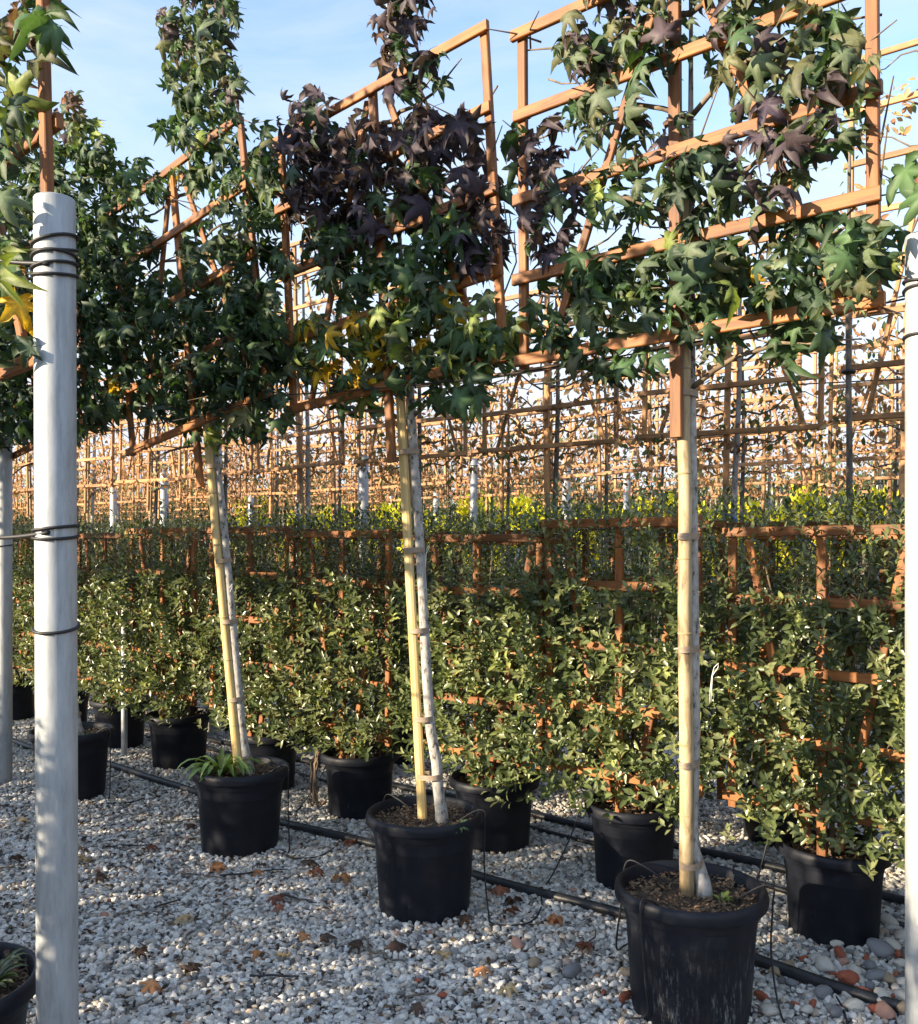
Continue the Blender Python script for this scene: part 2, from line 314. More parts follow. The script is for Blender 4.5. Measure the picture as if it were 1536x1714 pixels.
def basis(tip, nrm):
    """rotation whose +y is tip and whose +z is close to nrm"""
    y = tip.normalized(); x = y.cross(nrm)
    if x.length < 1e-4: x = y.orthogonal()
    x.normalize(); z = x.cross(y); return Matrix((x, y, z)).transposed()
def leaf_bulk(name, items, protos, mat, parent=None, kind='stuff', smooth=True):
    """items: (pos, 3x3 rotation, size, colour, proto index) -> one mesh"""
    Vs, Fs, Cs, off = [], [], [], 0
    for pos, R, s, col, pi in items:
        V, F, SH = protos[pi]; W = (V*s) @ np.array(R).T+np.array(pos); Vs.append(W)
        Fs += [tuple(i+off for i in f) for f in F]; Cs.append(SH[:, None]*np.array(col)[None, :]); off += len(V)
    me = mk_mesh(name, np.concatenate(Vs).tolist(), Fs, mat, smooth, np.concatenate(Cs)); return me
LEAFMESH = {}
def leaf_mesh(key, proto, mat, col):
    k = (key, tuple(round(c, 3) for c in col))
    if k not in LEAFMESH: LEAFMESH[k] = mk_mesh(key, proto[0].tolist(), proto[1], mat, True, proto[2][:, None]*np.array(k[1])[None, :])
    return LEAFMESH[k]
def leaf_objs(parent, items, protos, mat, key, name='leaf'):
    for pos, R, s, col, pi in items:
        me = leaf_mesh(f'{key}_{pi}', protos[pi], mat, col)
        link(name, me, parent, mtx=Matrix.Translation(pos) @ R.to_4x4() @ Matrix.Scale(s, 4))

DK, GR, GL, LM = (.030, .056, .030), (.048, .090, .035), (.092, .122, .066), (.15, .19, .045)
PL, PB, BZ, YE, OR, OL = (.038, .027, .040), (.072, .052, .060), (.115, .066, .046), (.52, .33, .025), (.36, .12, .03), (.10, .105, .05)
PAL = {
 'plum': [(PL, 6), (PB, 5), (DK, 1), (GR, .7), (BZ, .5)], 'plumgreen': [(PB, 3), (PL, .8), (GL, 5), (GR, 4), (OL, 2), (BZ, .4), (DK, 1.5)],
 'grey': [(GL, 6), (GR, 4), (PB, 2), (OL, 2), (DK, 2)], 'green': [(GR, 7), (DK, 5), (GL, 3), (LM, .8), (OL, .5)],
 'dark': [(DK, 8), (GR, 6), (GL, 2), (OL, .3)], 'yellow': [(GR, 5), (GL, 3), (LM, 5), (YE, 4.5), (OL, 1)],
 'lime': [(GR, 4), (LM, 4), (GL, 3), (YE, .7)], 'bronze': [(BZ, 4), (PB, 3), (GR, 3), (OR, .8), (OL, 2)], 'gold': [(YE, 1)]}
def pick(rg, pal):
    p = PAL[pal]; return rg.choices([c for c, w in p], [w for c, w in p])[0]

# ------------------------------------------------------------------ setting: ground and gravel
g = MB(); g.addm([(-400, -60, 0), (400, -60, 0), (400, 700, 0), (-400, 700, 0)], [(0, 1, 2, 3)])
og = g.build('ground', M['ground']); og['kind'] = 'structure'; og['label'] = 'pale grey gravel yard under the potted trees'

def gravel():
    rg = np.random.default_rng(5); pts = []
    def field(d0, d1, sp, zz):
        ys = np.arange(d0, d1, sp)
        for y in ys:
            x0 = -0.56*y-0.55; x1 = 0.56*y+0.55; xs = np.arange(x0, x1, sp)
            p = np.stack([xs+rg.uniform(-.55, .55, len(xs))*sp, y+rg.uniform(-.55, .55, len(xs))*sp, np.full(len(xs), zz)+rg.uniform(-.003, .004, len(xs))], 1); pts.append(p)
    field(2.35, 5.2, .0185, .004); field(2.35, 5.2, .028, .012); field(5.2, 9.5, .024, .005); field(5.2, 7.5, .034, .013)
    P = np.concatenate(pts).astype(np.float32)
    me = bpy.data.meshes.new('gravel'); me.vertices.add(len(P)); me.vertices.foreach_set('co', P.ravel()); me.update()
    o = link('gravel', me); o['kind'] = 'stuff'; tag(o, 'loose pale grey and white pebbles covering the yard', 'gravel')
    nt = bpy.data.node_groups.new('gravel_pebbles', 'GeometryNodeTree')
    nt.interface.new_socket('Geometry', in_out='INPUT', socket_type='NodeSocketGeometry'); nt.interface.new_socket('Geometry', in_out='OUTPUT', socket_type='NodeSocketGeometry')
    gi = nt.nodes.new('NodeGroupInput'); go = nt.nodes.new('NodeGroupOutput'); L = nt.links
    join = nt.nodes.new('GeometryNodeGeometryToInstance')
    for k in range(7):
        ico = nt.nodes.new('GeometryNodeMeshIcoSphere'); ico.inputs['Subdivisions'].default_value = 2; ico.inputs['Radius'].default_value = 1.0
        sp = nt.nodes.new('GeometryNodeSetPosition'); pos = nt.nodes.new('GeometryNodeInputPosition')
        va = nt.nodes.new('ShaderNodeVectorMath'); va.operation = 'ADD'; va.inputs[1].default_value = (k*7.3, k*3.1, k*1.7)
        noi = nt.nodes.new('ShaderNodeTexNoise'); noi.inputs['Scale'].default_value = 0.75; noi.inputs['Detail'].default_value = 1.0
        sub = nt.nodes.new('ShaderNodeVectorMath'); sub.operation = 'SUBTRACT'; sub.inputs[1].default_value = (.5, .5, .5)
        scl = nt.nodes.new('ShaderNodeVectorMath'); scl.operation = 'SCALE'; scl.inputs['Scale'].default_value = 1.5
        L.new(pos.outputs[0], va.inputs[0]); L.new(va.outputs[0], noi.inputs['Vector']); L.new(noi.outputs['Color'], sub.inputs[0]); L.new(sub.outputs[0], scl.inputs[0])
        L.new(ico.outputs['Mesh'], sp.inputs['Geometry']); L.new(scl.outputs[0], sp.inputs['Offset'])
        sh = nt.nodes.new('GeometryNodeSetShadeSmooth'); sm = nt.nodes.new('GeometryNodeSetMaterial'); sm.inputs['Material'].default_value = M['pebble']
        sh.inputs['Shade Smooth'].default_value = (k % 3 != 0)
        L.new(sp.outputs[0], sh.inputs[0]); L.new(sh.outputs[0], sm.inputs[0]); L.new(sm.outputs[0], join.inputs[0])
    iop = nt.nodes.new('GeometryNodeInstanceOnPoints'); iop.inputs['Pick Instance'].default_value = True
    rv = nt.nodes.new('FunctionNodeRandomValue'); rv.data_type = 'FLOAT_VECTOR'; rv.inputs[0].default_value = (-.5, -.5, 0); rv.inputs[1].default_value = (.5, .5, 6.28)
    rs = nt.nodes.new('FunctionNodeRandomValue'); rs.data_type = 'FLOAT_VECTOR'; rs.inputs[0].default_value = (.0085, .0070, .0055); rs.inputs[1].default_value = (.0165, .0130, .0100)
    rk = nt.nodes.new('FunctionNodeRandomValue'); rk.data_type = 'FLOAT'; rk.inputs[2].default_value = .55; rk.inputs[3].default_value = 1.45
    rs.inputs['Seed'].default_value = 3; rk.inputs['Seed'].default_value = 9
    vm = nt.nodes.new('ShaderNodeVectorMath'); vm.operation = 'SCALE'
    L.new(rs.outputs[0], vm.inputs[0]); L.new(rk.outputs[1], vm.inputs['Scale'])
    L.new(gi.outputs[0], iop.inputs['Points']); L.new(join.outputs[0], iop.inputs['Instance']); L.new(rv.outputs[0], iop.inputs['Rotation']); L.new(vm.outputs[0], iop.inputs['Scale'])
    L.new(iop.outputs[0], go.inputs[0])
    o.modifiers.new('pebbles', 'NODES').node_group = nt
gravel()

# ------------------------------------------------------------------ pots
POTM = {}
def pot(parent, R=.25, H=.42, stained=False, seed=0, x=0.0, weedy=False):
    key = (R, H, stained)
    if key not in POTM:
        b = R*.77
        w1 = b+(R-.030-b)*.84
        prof = [(0, .012), (b*.9, .012), (b-.006, .0), (b-.001, .002), (b, .008), (w1-.001, H*.80), (w1, H*.803), (w1+.006, H*.806), (w1+.007, H*.812), (R-.022, H-.050), (R-.021, H-.048), (R-.003, H-.046), (R-.001, H-.044), (R, H-.040),
                (R+.001, H-.022), (R-.002, H-.008), (R-.008, H-.001), (R-.014, H), (R-.020, H-.003), (R-.023, H-.012), (R-.027, H-.02), (R-.034, H-.10), (R-.04, H-.14)]
        m = MB().lathe(prof, 56)
        POTM[key] = m.mesh('pot', M['pot_stained'] if stained else M['pot'], True)
        rg = np.random.default_rng(11); V = [(0, 0, H-.045)]; F = []; rings, seg = 7, 28
        for i in range(1, rings+1):
            for k in range(seg):
                r = (R-.022)*i/rings; q = 2*math.pi*k/seg; V.append((r*math.cos(q), r*math.sin(q), H-.05+rg.normal(0, .007)+.012*(1-i/rings)))
        for k in range(seg): F.append((0, 1+k, 1+(k+1) % seg))
        for i in range(rings-1):
            for k in range(seg): a = 1+i*seg; F.append((a+k, a+seg+k, a+seg+(k+1) % seg, a+(k+1) % seg))
        POTM[key, 's'] = mk_mesh('soil', V, F, M['soil'], True)
        ch = MB(); r2 = random.Random(4)
        for _ in range(650):
            r = (R-.03)*math.sqrt(r2.random()); q = r2.uniform(0, 6.28); L = r2.uniform(.003, .011); w = L*r2.uniform(.35, .8)
            e = Euler((r2.uniform(-.6, .6), r2.uniform(-.6, .6), r2.uniform(0, 6.28))).to_matrix()
            p = Vector((r*math.cos(q), r*math.sin(q), H-.042+r2.uniform(-.004, .012)))
            Q = [Vector(c) for c in ((-L, -w, 0), (L, -w*.7, .001), (L*.8, w, 0), (-L*.9, w*.8, .002), (0, 0, .004))]
            ch.addm([p+e @ c for c in Q], [(0, 1, 4), (1, 2, 4), (2, 3, 4), (3, 0, 4)])
        POTM[key, 'c'] = ch.mesh('bark_mulch', M['chip'])
    rz = (seed*2.399) % 6.28
    p = link('pot', POTM[key], parent, (x, 0, 0), (0, 0, rz))
    s = link('soil', POTM[key, 's'], parent, (x, 0, 0), (0, 0, rz*1.7)); c = link('bark_mulch', POTM[key, 'c'], s); c['kind'] = 'stuff'

# ------------------------------------------------------------------ trellis pieces (shared meshes)
BAR = {}
def bar(name, L, w, d, axis, old=False):
    k = (name, round(L, 3), w, d, old)
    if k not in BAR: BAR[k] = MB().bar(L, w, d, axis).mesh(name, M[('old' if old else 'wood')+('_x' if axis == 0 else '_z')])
    return BAR[k]
def trellis(par, R, piv, xc, w, z0, z1, nr, tail=.32, rail=.042, post=.036, y0=-.05, rng=None, short_low=False, fan=True, flip=False, old=False):
    """rails in front, posts and fan slats behind; R leans everything about piv"""
    def put(name, me, x, y, z, a=0.0):
        p = Vector((x, y, z)); q = piv+R @ (p-piv); m = Matrix.Translation(q) @ (R @ Matrix.Rotation(a, 3, 'Y')).to_4x4(); return link(name, me, par, mtx=m)
    j = (lambda s: rng.uniform(-s, s)) if rng else (lambda s: 0)
    for k in range(nr):
        z = z0+(z1-z0)*k/(nr-1); L = w
        put('trellis_rail', bar('trellis_rail', L, rail, .021, 0, old), xc+j(.006), y0-.0125+(.0465 if flip else 0), z+j(.006), j(.006))
    for s in (-1, 1): put('trellis_post', bar('trellis_post', z1-z0+.05, post, .024, 2, old), xc+s*(w/2-.03), y0+.0105, (z0+z1)/2, 0)
    put('trellis_post', bar('trellis_post', z1-z0+tail+.03, post+.006, .024, 2, old), xc, y0+.0105, (z0+z1-tail)/2, 0)
    if fan:
        for s in (-1, 1):
            xb, xt = s*(w/2-.12), s*.055; L = math.hypot(z1-z0, xb-xt)
            put('fan_slat', bar('fan_slat', L, post-.004, .018, 2, old), xc+(xb+xt)/2, y0+(.033 if not flip else -.0125), (z0+z1)/2-.01, -math.atan2(xb-xt, z1-z0))

# ------------------------------------------------------------------ the sweetgums of the near rows
def cloud(base, n, blobs, rng, size, dens=1.0, near=False):
    """leaves filling patches given in photo pixels on the row's plane"""
    inv = Matrix.Rotation(-RZ, 3, 'Z'); items = []
    for (cx, cy, rx, ry, cover, pal, *rest) in blobs:
        sz = rest[0] if rest else size; D = on_row(cx, cy, n).y
        cnt = max(1, int(dens*cover*math.pi*rx*ry/(.108*sz*sz*(FPX/D)**2)))
        for _ in range(cnt):
            a = rng.uniform(0, 6.283); r = math.sqrt(rng.random())*1.05
            px, py = cx+math.cos(a)*r*rx, cy+math.sin(a)*r*ry; dy = rng.gauss(0, .085)-.03
            if near:
                dy = rng.gauss(.17, .07)
                if px > 40 and py > 110: continue
            p = inv @ (on_row(px, py, n+dy)-base); s = sz*rng.choice((.5, .7, .85, 1, 1, 1.15, 1.35))*rng.uniform(.9, 1.1)
            tip = Vector((rng.gauss(0, .75), rng.gauss(-.25, .5), -1.0+abs(rng.gauss(0, .6))))
            nrm = Vector((rng.gauss(-.2, .75), -1+rng.gauss(0, .45), .45+rng.gauss(0, .5)))
            Rm = basis(tip, nrm); items.append((p-Rm @ Vector((0, .25*s, 0)), Rm, s, pick(rng, pal), rng.randrange(7)))
    return items
def gum_tree(label, base, n, lean, xc, w, z0, z1, nr, blobs, seed, size=.125, parts=300, potR=.25, stained=False,
             stake='round', flip=False, leader=None, generic=0, group=None, potless=False, tail=.32, stake_top=2.9):
    rg = random.Random(seed); t = root('potted_sweetgum', label, 'tree', base, RZ, group)
    piv = Vector((0, 0, .4)); R = Matrix.Rotation(-lean, 3, 'Y'); A = lambda x, y, z: piv+R @ (Vector((x, y, z))-piv)
    pot(t, potR, .42, stained, seed)
    top = leader or z1+.4
    # trunk with its low bend
    zs = [.34, .42, .52, .62, .75, .95, 1.3, 1.7, 2.1, 2.5, 2.9, 3.3, top]
    bend = {'split': [.072, .072, .066, .060, .036, .028, .026, .024, .022, .02, .01, 0, 0], 'round': ([.04, .025, -.004, -.014, -.008, -.004, -.006, -.008, -.006, -.01, 0, 0, 0] if stained else [.034, .026, .014, .010, .010, .012, .012, .010, .008, .01, .01, 0, 0])}[stake]
    pts = [A(b+rg.uniform(-.004, .004), (.040 if stained else .030)+rg.uniform(-.004, .004), z) for b, z in zip(bend, zs)]
    rad = [.034, .027, .024, .0235, .023, .0225, .0215, .0205, .0195, .015, .010, .007, .003]
    MB().tube(pts, rad, 12).build('trunk', M['bark'], t, True)
    if stake == 'split':
        m = MB().bar(1.0, .044, .03, 2, .009); L = stake_top-.36
        V = [(x, y, z*L) for x, y, z in m.v]; me = mk_mesh('bamboo_stake', V, m.f, M['bamboo'], False)
        link('bamboo_stake', me, t, mtx=Matrix.Translation(A(-.012, 0, .36+L/2)) @ R.to_4x4())
        sr = .024
    else:
        k = 14; pz = [.34+(stake_top-.34)*i/(k-1) for i in range(k)]
        MB().tube([A(-.012+rg.uniform(-.003, .003), -.002, z) for z in pz], [.0245-.004*i/k for i in range(k)], 12).build('bamboo_stake', M['bamboo_old' if stained else 'bamboo'], t, True); sr = .0245
    for z in np.arange(.62 if stake == 'round' else .9, stake_top-.3, .31):
        if stake == 'round':
            z = z+rg.uniform(-.07, .07)
            MB().lathe([(sr-.003, -.006), (sr+.0008, -.002), (sr+.0008, .001), (sr-.003, .004)], 14).build('bamboo_joint', M['node'], t, True, mtx=Matrix.Translation(A(-.012, -.002, z)) @ R.to_4x4())
    for z in [q+rg.uniform(-.07, .07) for q in (.50, .80, 1.16, 1.52, 2.0)]:
        xb = float(np.interp(z, zs, bend)); hw = (xb+.012)/2+.025; Q = []
        for i in range(20):
            q = 2*math.pi*i/20; Q.append(((-.012+xb)/2+math.cos(q)*hw, .02+math.sin(q)*(.048 if not stained else .058)))
        hh = .011; V = [A(x, y, z-hh) for x, y in Q]+[A(x, y, z+hh) for x, y in Q]
        mk = MB().addm(V, [(i, (i+1) % 20, 20+(i+1) % 20, 20+i) for i in range(20)]); mk.build('tie_tape', M['tape'], t, True)
    trellis(t, R, piv, xc, w, z0, z1, nr, tail, rng=rg, flip=flip, post=.034 if flip else .036, y0=.20 if flip else -.05)
    tw = MB()
    for _ in range(55):
        if flip: break
        x = xc+rg.uniform(-.55, .55)*w; z = rg.uniform(z0-.1, z1+.1); d = Vector((rg.gauss(0, .7), rg.gauss(-.2, .3), rg.gauss(.3, .6))).normalized()*rg.uniform(.12, .32); p = A(x, rg.uniform(-.03, .06), z)
        tw.tube([p, p+d*.5+Vector((rg.gauss(0, .02), 0, rg.gauss(0, .02))), p+d], [.0042, .0034, .002], 5, False)
    if tw.v:
        o = tw.build('twigs', M['twig'], t, True); o['kind'] = 'stuff'
    # trained branches along the rails, twigs between them
    for k in range(nr):
        z = z0+(z1-z0)*k/(nr-1)-.06
        for s in (-1, 1):
            L = w/2*rg.uniform(.75, 1.0); P = []
            for i in range(8):
                f = i/7; P.append(A(xc*f+s*L*f, .03+.01*math.sin(7*f+k)-.05*f, z-.10*(1-f)**2+.03*math.sin(5*f+k*2)+rg.uniform(-.008, .008)))
            MB().tube(P, [.010-.0075*i/7 for i in range(8)], 6).build('branch', M['twig'], t, True)
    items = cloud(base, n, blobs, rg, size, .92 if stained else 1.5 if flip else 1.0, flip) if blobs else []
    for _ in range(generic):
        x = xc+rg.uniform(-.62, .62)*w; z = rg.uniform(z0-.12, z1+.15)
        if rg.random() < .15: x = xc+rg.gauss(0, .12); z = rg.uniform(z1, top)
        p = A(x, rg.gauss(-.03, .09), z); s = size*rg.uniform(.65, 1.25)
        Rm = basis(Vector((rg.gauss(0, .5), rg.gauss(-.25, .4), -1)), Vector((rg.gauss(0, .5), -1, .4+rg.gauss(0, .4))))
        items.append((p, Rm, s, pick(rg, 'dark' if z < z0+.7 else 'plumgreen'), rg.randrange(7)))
    def seen(i):
        p = t.matrix_basis @ Vector(i[0]); return i[2]/max(p.y, .5) if abs((p.x)/max(p.y, .1)) < .52 and (p.z-CAMH)/max(p.y, .1) < .62 else 0
    t.matrix_basis = Matrix.Translation(base) @ Matrix.Rotation(RZ, 4, 'Z')
    items.sort(key=lambda i: (-(i[0][1] < .03), -seen(i)))
    big, rest = (items[:parts], items[parts:]) if parts else ([], items)
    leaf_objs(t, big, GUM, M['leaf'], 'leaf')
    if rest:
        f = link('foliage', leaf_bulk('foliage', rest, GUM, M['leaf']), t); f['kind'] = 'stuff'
    return t, A

T3 = on_ground(1155, 1690); T2 = on_ground(710, 1520); T1 = on_ground(402, 1418); T0 = on_ground(120, 1333)
nrow = lambda p: p.x*NX.x+p.y*NX.y
b3 = [(1000, 70, 65, 85, 1.05, 'grey'), (1085, 60, 55, 75, .9, 'grey'), (1005, 195, 60, 50, .9, 'grey'), (1300, 95, 120, 90, 1.0, 'plumgreen'), (1395, 165, 62, 110, .95, 'plumgreen'),
      (1205, 40, 45, 55, .7, 'plumgreen'), (895, 255, 45, 55, 1.3, 'plum'), (925, 385, 45, 55, 1.1, 'plum'), (1110, 245, 95, 45, .7, 'plumgreen'), (1275, 245, 80, 60, .9, 'plumgreen'),
      (1050, 325, 90, 55, .85, 'green'), (1160, 330, 70, 70, .9, 'dark'), (1290, 345, 85, 55, .75, 'plumgreen'), (1000, 485, 85, 60, 1.1, 'green'), (1130, 470, 115, 70, 1.35, 'green'),
      (1255, 465, 80, 55, 1.1, 'green'), (1400, 440, 95, 75, 1.45, 'green'), (1340, 555, 70, 50, 1.1, 'green', .14), (1015, 585, 95, 45, 1.15, 'green'), (900, 565, 45, 40, 1.1, 'green'),
      (1190, 560, 55, 40, .8, 'green'), (1470, 420, 40, 50, .9, 'green'), (1140, 415, 45, 30, .9, 'dark', .15), (1320, 230, 40, 60, .8, 'plum'),
      (1250, 458, 12, 22, 1.2, 'gold'), (950, 330, 40, 40, .6, 'plum'), (1150, -110, 250, 110, .9, 'grey')]
gum_tree('sweetgum in white-streaked pot, upright weathered cane and grey-green leaves on trellis', T3, nrow(T3), .006, -.02, 1.31, 2.25, 3.48, 5, b3, 31, .118, 300, stained=True, leader=4.3, stake_top=2.95)
b2 = [(675, 45, 45, 60, 1.15, 'plum'), (680, 110, 45, 45, .95, 'plum'), (500, 195, 42, 45, 1.25, 'plum'), (540, 270, 65, 55, 1.3, 'plum'), (640, 250, 75, 55, 1.2, 'plum'), (740, 225, 65, 50, 1.25, 'plum'),
      (600, 340, 105, 55, 1.35, 'plum'), (515, 330, 45, 65, 1.1, 'plum'), (770, 330, 55, 70, 1.0, 'plum'), (800, 400, 52, 55, 1.25, 'plum'), (700, 330, 45, 55, 1.0, 'green'), (725, 400, 65, 55, 1.1, 'green'),
      (590, 430, 75, 55, 1.2, 'dark'), (560, 400, 50, 40, .8, 'plum'), (650, 480, 105, 55, 1.3, 'green'), (560, 585, 85, 48, 1.45, 'yellow'), (700, 560, 95, 55, 1.4, 'yellow'), (800, 560, 55, 60, 1.4, 'lime'),
      (620, 655, 65, 38, 1.0, 'yellow'), (740, 640, 80, 48, 1.45, 'green'), (500, 605, 40, 38, 1.1, 'green'), (840, 565, 30, 35, .8, 'green'), (690, 150, 50, 25, .7, 'green'), (680, -60, 50, 60, 1.0, 'plum')]
gum_tree('sweetgum with plum-purple upper leaves and yellowing lower leaves, split yellow bamboo stake', T2, nrow(T2), .072, -.045, 1.33, 2.26, 3.58, 5, b2, 22, .140, 300, stake='split', leader=4.1, stake_top=2.3)
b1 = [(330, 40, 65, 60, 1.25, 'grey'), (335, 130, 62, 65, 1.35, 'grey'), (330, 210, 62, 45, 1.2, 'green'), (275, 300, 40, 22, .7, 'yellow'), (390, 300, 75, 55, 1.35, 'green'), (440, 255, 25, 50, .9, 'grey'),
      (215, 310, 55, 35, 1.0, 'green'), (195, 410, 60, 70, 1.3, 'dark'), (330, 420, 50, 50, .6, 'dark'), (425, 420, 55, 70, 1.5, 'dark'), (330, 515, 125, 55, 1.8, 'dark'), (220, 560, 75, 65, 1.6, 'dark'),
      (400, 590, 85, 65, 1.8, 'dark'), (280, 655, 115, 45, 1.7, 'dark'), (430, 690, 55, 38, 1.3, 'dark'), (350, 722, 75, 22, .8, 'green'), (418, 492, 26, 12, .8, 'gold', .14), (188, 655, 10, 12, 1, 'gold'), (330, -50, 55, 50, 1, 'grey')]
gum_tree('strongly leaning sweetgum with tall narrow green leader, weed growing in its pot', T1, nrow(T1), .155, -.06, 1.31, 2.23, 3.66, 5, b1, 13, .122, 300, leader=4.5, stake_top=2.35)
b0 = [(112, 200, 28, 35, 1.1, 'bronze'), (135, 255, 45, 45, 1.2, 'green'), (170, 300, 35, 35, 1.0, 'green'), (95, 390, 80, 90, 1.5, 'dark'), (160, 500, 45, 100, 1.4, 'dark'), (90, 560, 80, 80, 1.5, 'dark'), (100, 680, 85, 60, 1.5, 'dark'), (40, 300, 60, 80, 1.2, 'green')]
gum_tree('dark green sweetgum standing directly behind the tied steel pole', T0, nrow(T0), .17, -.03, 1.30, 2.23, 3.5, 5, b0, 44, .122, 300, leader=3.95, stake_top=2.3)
Tm = T0+(T0-T1)*1.0
bm = [(15, 560, 45, 90, 1.6, 'dark'), (10, 700, 45, 45, 1.5, 'dark'), (-80, 560, 80, 160, 1.5, 'dark')]
gum_tree('dark sweetgum past the steel pole, mostly beyond the leaning row', Tm, nrow(Tm), .05, 0, 1.30, 2.23, 3.5, 5, bm, 45, .135, 0, leader=3.8)
Tr = T3-(T0-T3).normalized()*1.62
gum_tree('sweetgum standing past the plain steel pole, only its trellis edge showing', Tr, nrow(Tr), .0, .02, 1.15, 2.25, 3.48, 5, [(1528, 330, 10, 50, .8, 'green')], 46, .13, 0, generic=300)

# near row on the camera's left, whose crowns shade the row in view
F0 = Vector((-1.36, 2.40, 0))
bf = [(40, 35, 42, 45, .9, 'bronze'), (30, 110, 48, 55, 1.1, 'bronze'), (15, 195, 45, 50, .9, 'green'), (25, 280, 45, 45, .9, 'green'), (10, 390, 40, 55, 1.0, 'green'), (25, 470, 45, 55, 1.1, 'lime'),
      (45, 540, 14, 18, 1.6, 'gold', .09), (10, 600, 40, 45, 1.0, 'green'), (-180, 300, 150, 320, 1.0, 'green'), (-420, 300, 120, 320, .9, 'dark'), (-180, -150, 180, 160, .9, 'bronze')]
gum_tree('sweetgum in front of the tied steel pole, bronze upper leaves, weeds in its pot', F0, nrow(F0), .05, -.325, 1.25, 2.06, 3.30, 5, bf, 47, .125, 250, flip=True)
for k in range(1, 6):
    gum_tree('green sweetgum in the near row on the open side of the yard', F0-UX*(1.33*k), nrow(F0), .03*(k % 3)-.02, .0, 1.27, 2.25, 3.5, 5, None, 60+k, .14, 0, generic=360, group='sweetgums in the near row')

# ------------------------------------------------------------------ box-trained hedges in pots
HG, HL, HD, HY2 = (.098, .125, .047), (.175, .195, .085), (.050, .070, .030), (.24, .27, .085)
def hedge_items(seed, nspr=1020, W=.93, top=.20):
    rg = random.Random(seed); it = []
    for _ in range(nspr):
        z = .40+1.0*rg.random() if rg.random() > top else rg.uniform(1.28, 1.70)
        x = rg.uniform(-.5, .5)*W; y = -.25+.46*rg.random()**1.5
        if z < .55 and abs(x) > .36: x *= .75
        if z < .50 and y < -.1 and rg.random() < .3: z -= rg.uniform(.0, .12)
        o = Vector((rg.gauss(0, .5), -.75 if y < .05 else .6, .55+rg.gauss(0, .4))).normalized(); L = rg.uniform(.05, .12)
        if z > 1.35: o = Vector((rg.gauss(0, .35), rg.gauss(0, .35), 1)).normalized(); L *= 1.5
        k = rg.randint(6, 9); c0 = rg.choices((HG, HL, HD, HY2), (6, 4, 3, .8))[0]
        for i in range(k):
            f = (i+.5)/k; q = i*2.4+rg.uniform(-.5, .5); side = o.orthogonal().normalized(); side.rotate(Matrix.Rotation(q, 3, o))
            tip = (o*(.25+.75*f)+side*(1.05-.6*f)).normalized(); s = rg.uniform(.034, .058)*(1 if z < 1.35 else .72)
            Rm = basis(tip, (o+Vector((0, -.2, .5))).normalized()); it.append((Vector((x, y, z))+o*L*f, Rm, s, c0, rg.randrange(4)))
    return it
def hedge_stems(seed):
    rg = random.Random(seed); m = MB(); out = []
    for k in range(5):
        m = MB(); x0 = rg.uniform(-.07, .07); x1 = (k-2)*.16; P = [(x0+(x1-x0)*f**1.3+rg.uniform(-.012, .012), .02+rg.uniform(-.03, .03)+.06*math.sin(3*f+k), .28+1.3*f) for f in np.linspace(0, 1, 8)]
        m.tube(P, [.012-.009*f for f in np.linspace(0, 1, 8)], 6); out.append(m.mesh('stem', M['twig'], True))
    tw = MB()
    for k in range(90):
        z = rg.uniform(.6, 1.6); x = rg.uniform(-.4, .4); d = Vector((rg.gauss(0, .5), rg.gauss(-.2, .5), .9)).normalized()*rg.uniform(.08, .22)
        p = Vector((x, rg.uniform(-.1, .1), z)); tw.tube([p, p+d*.5+Vector((rg.gauss(0, .01), 0, 0)), p+d], [.0025, .002, .0012], 4, False)
    out.append(tw.mesh('twigs', M['twig'], True)); return out
HV = []
for s in range(4):
    it = hedge_items(100+s); it.sort(key=lambda i: i[0][1]-.9*i[2]); HV.append((it, leaf_bulk('foliage', it[300:], SML, M['hedge']), leaf_bulk('foliage', hedge_items(140+s, 1000, 1.0, .42), SML, M['hedge']), hedge_stems(s)))
def hedge(label, base, k, parts=True, group=None, rz=0.0, mirror=False, front=True):
    t = root('potted_hedge', label, 'hedge', base, RZ+rz, group); it, rest, full, stems = HV[k % 4]; rg = random.Random(k*7+1)
    pot(t, .225, .37, False, k+20)
    R = Matrix.Identity(3); piv = Vector((0, 0, 0)); w = .82
    def put(name, me, x, y, z, a=0.0): return link(name, me, t, mtx=Matrix.Translation((x, y, z)) @ Matrix.Rotation(a, 4, 'Y'))
    for j, z in enumerate((.52, .80, 1.08, 1.36, 1.64)): put('trellis_rail', bar('trellis_rail', w, .040, .021, 0), rg.uniform(-.005, .005), -.1535, z+rg.uniform(-.008, .008), rg.uniform(-.008, .008))
    for s in (-1, 1): put('trellis_post', bar('trellis_post', 1.19, .036, .024, 2), s*(w/2-.03), -.1305, 1.068)
    put('trellis_post', bar('trellis_post', 1.36, .038, .024, 2), 0, -.1305, .98)
    for s in (-1, 1):
        xb, xt = s*.06, s*(w/2-.09); L = math.hypot(1.24, xt-xb); put('fan_slat', bar('fan_slat', L, .034, .018, 2), (xb+xt)/2, -.108, 1.0, math.atan2(xt-xb, 1.24))
    if front:
        for s in (-1, 1): put('back_post', bar('back_post', 1.25, .034, .022, 2), s*(w/2-.05), .16, 1.02)
        put('back_rail', bar('back_rail', w-.04, .036, .02, 0), 0, .138, 1.63); put('back_rail', bar('back_rail', w-.04, .036, .02, 0), 0, .138, 1.36)
    for me in stems[:5]: link('stem', me, t)
    if front:
        o = link('twigs', stems[5], t); o['kind'] = 'stuff'
    o = link('foliage', rest if parts else full, t); o['kind'] = 'stuff'
    if parts: leaf_objs(t, it[:300], SML, M['hedge'], 'hedge_leaf')
    t.scale = (rg.uniform(.95, 1.06), rg.uniform(.9, 1.1), rg.uniform(.965, 1.02))
    return t
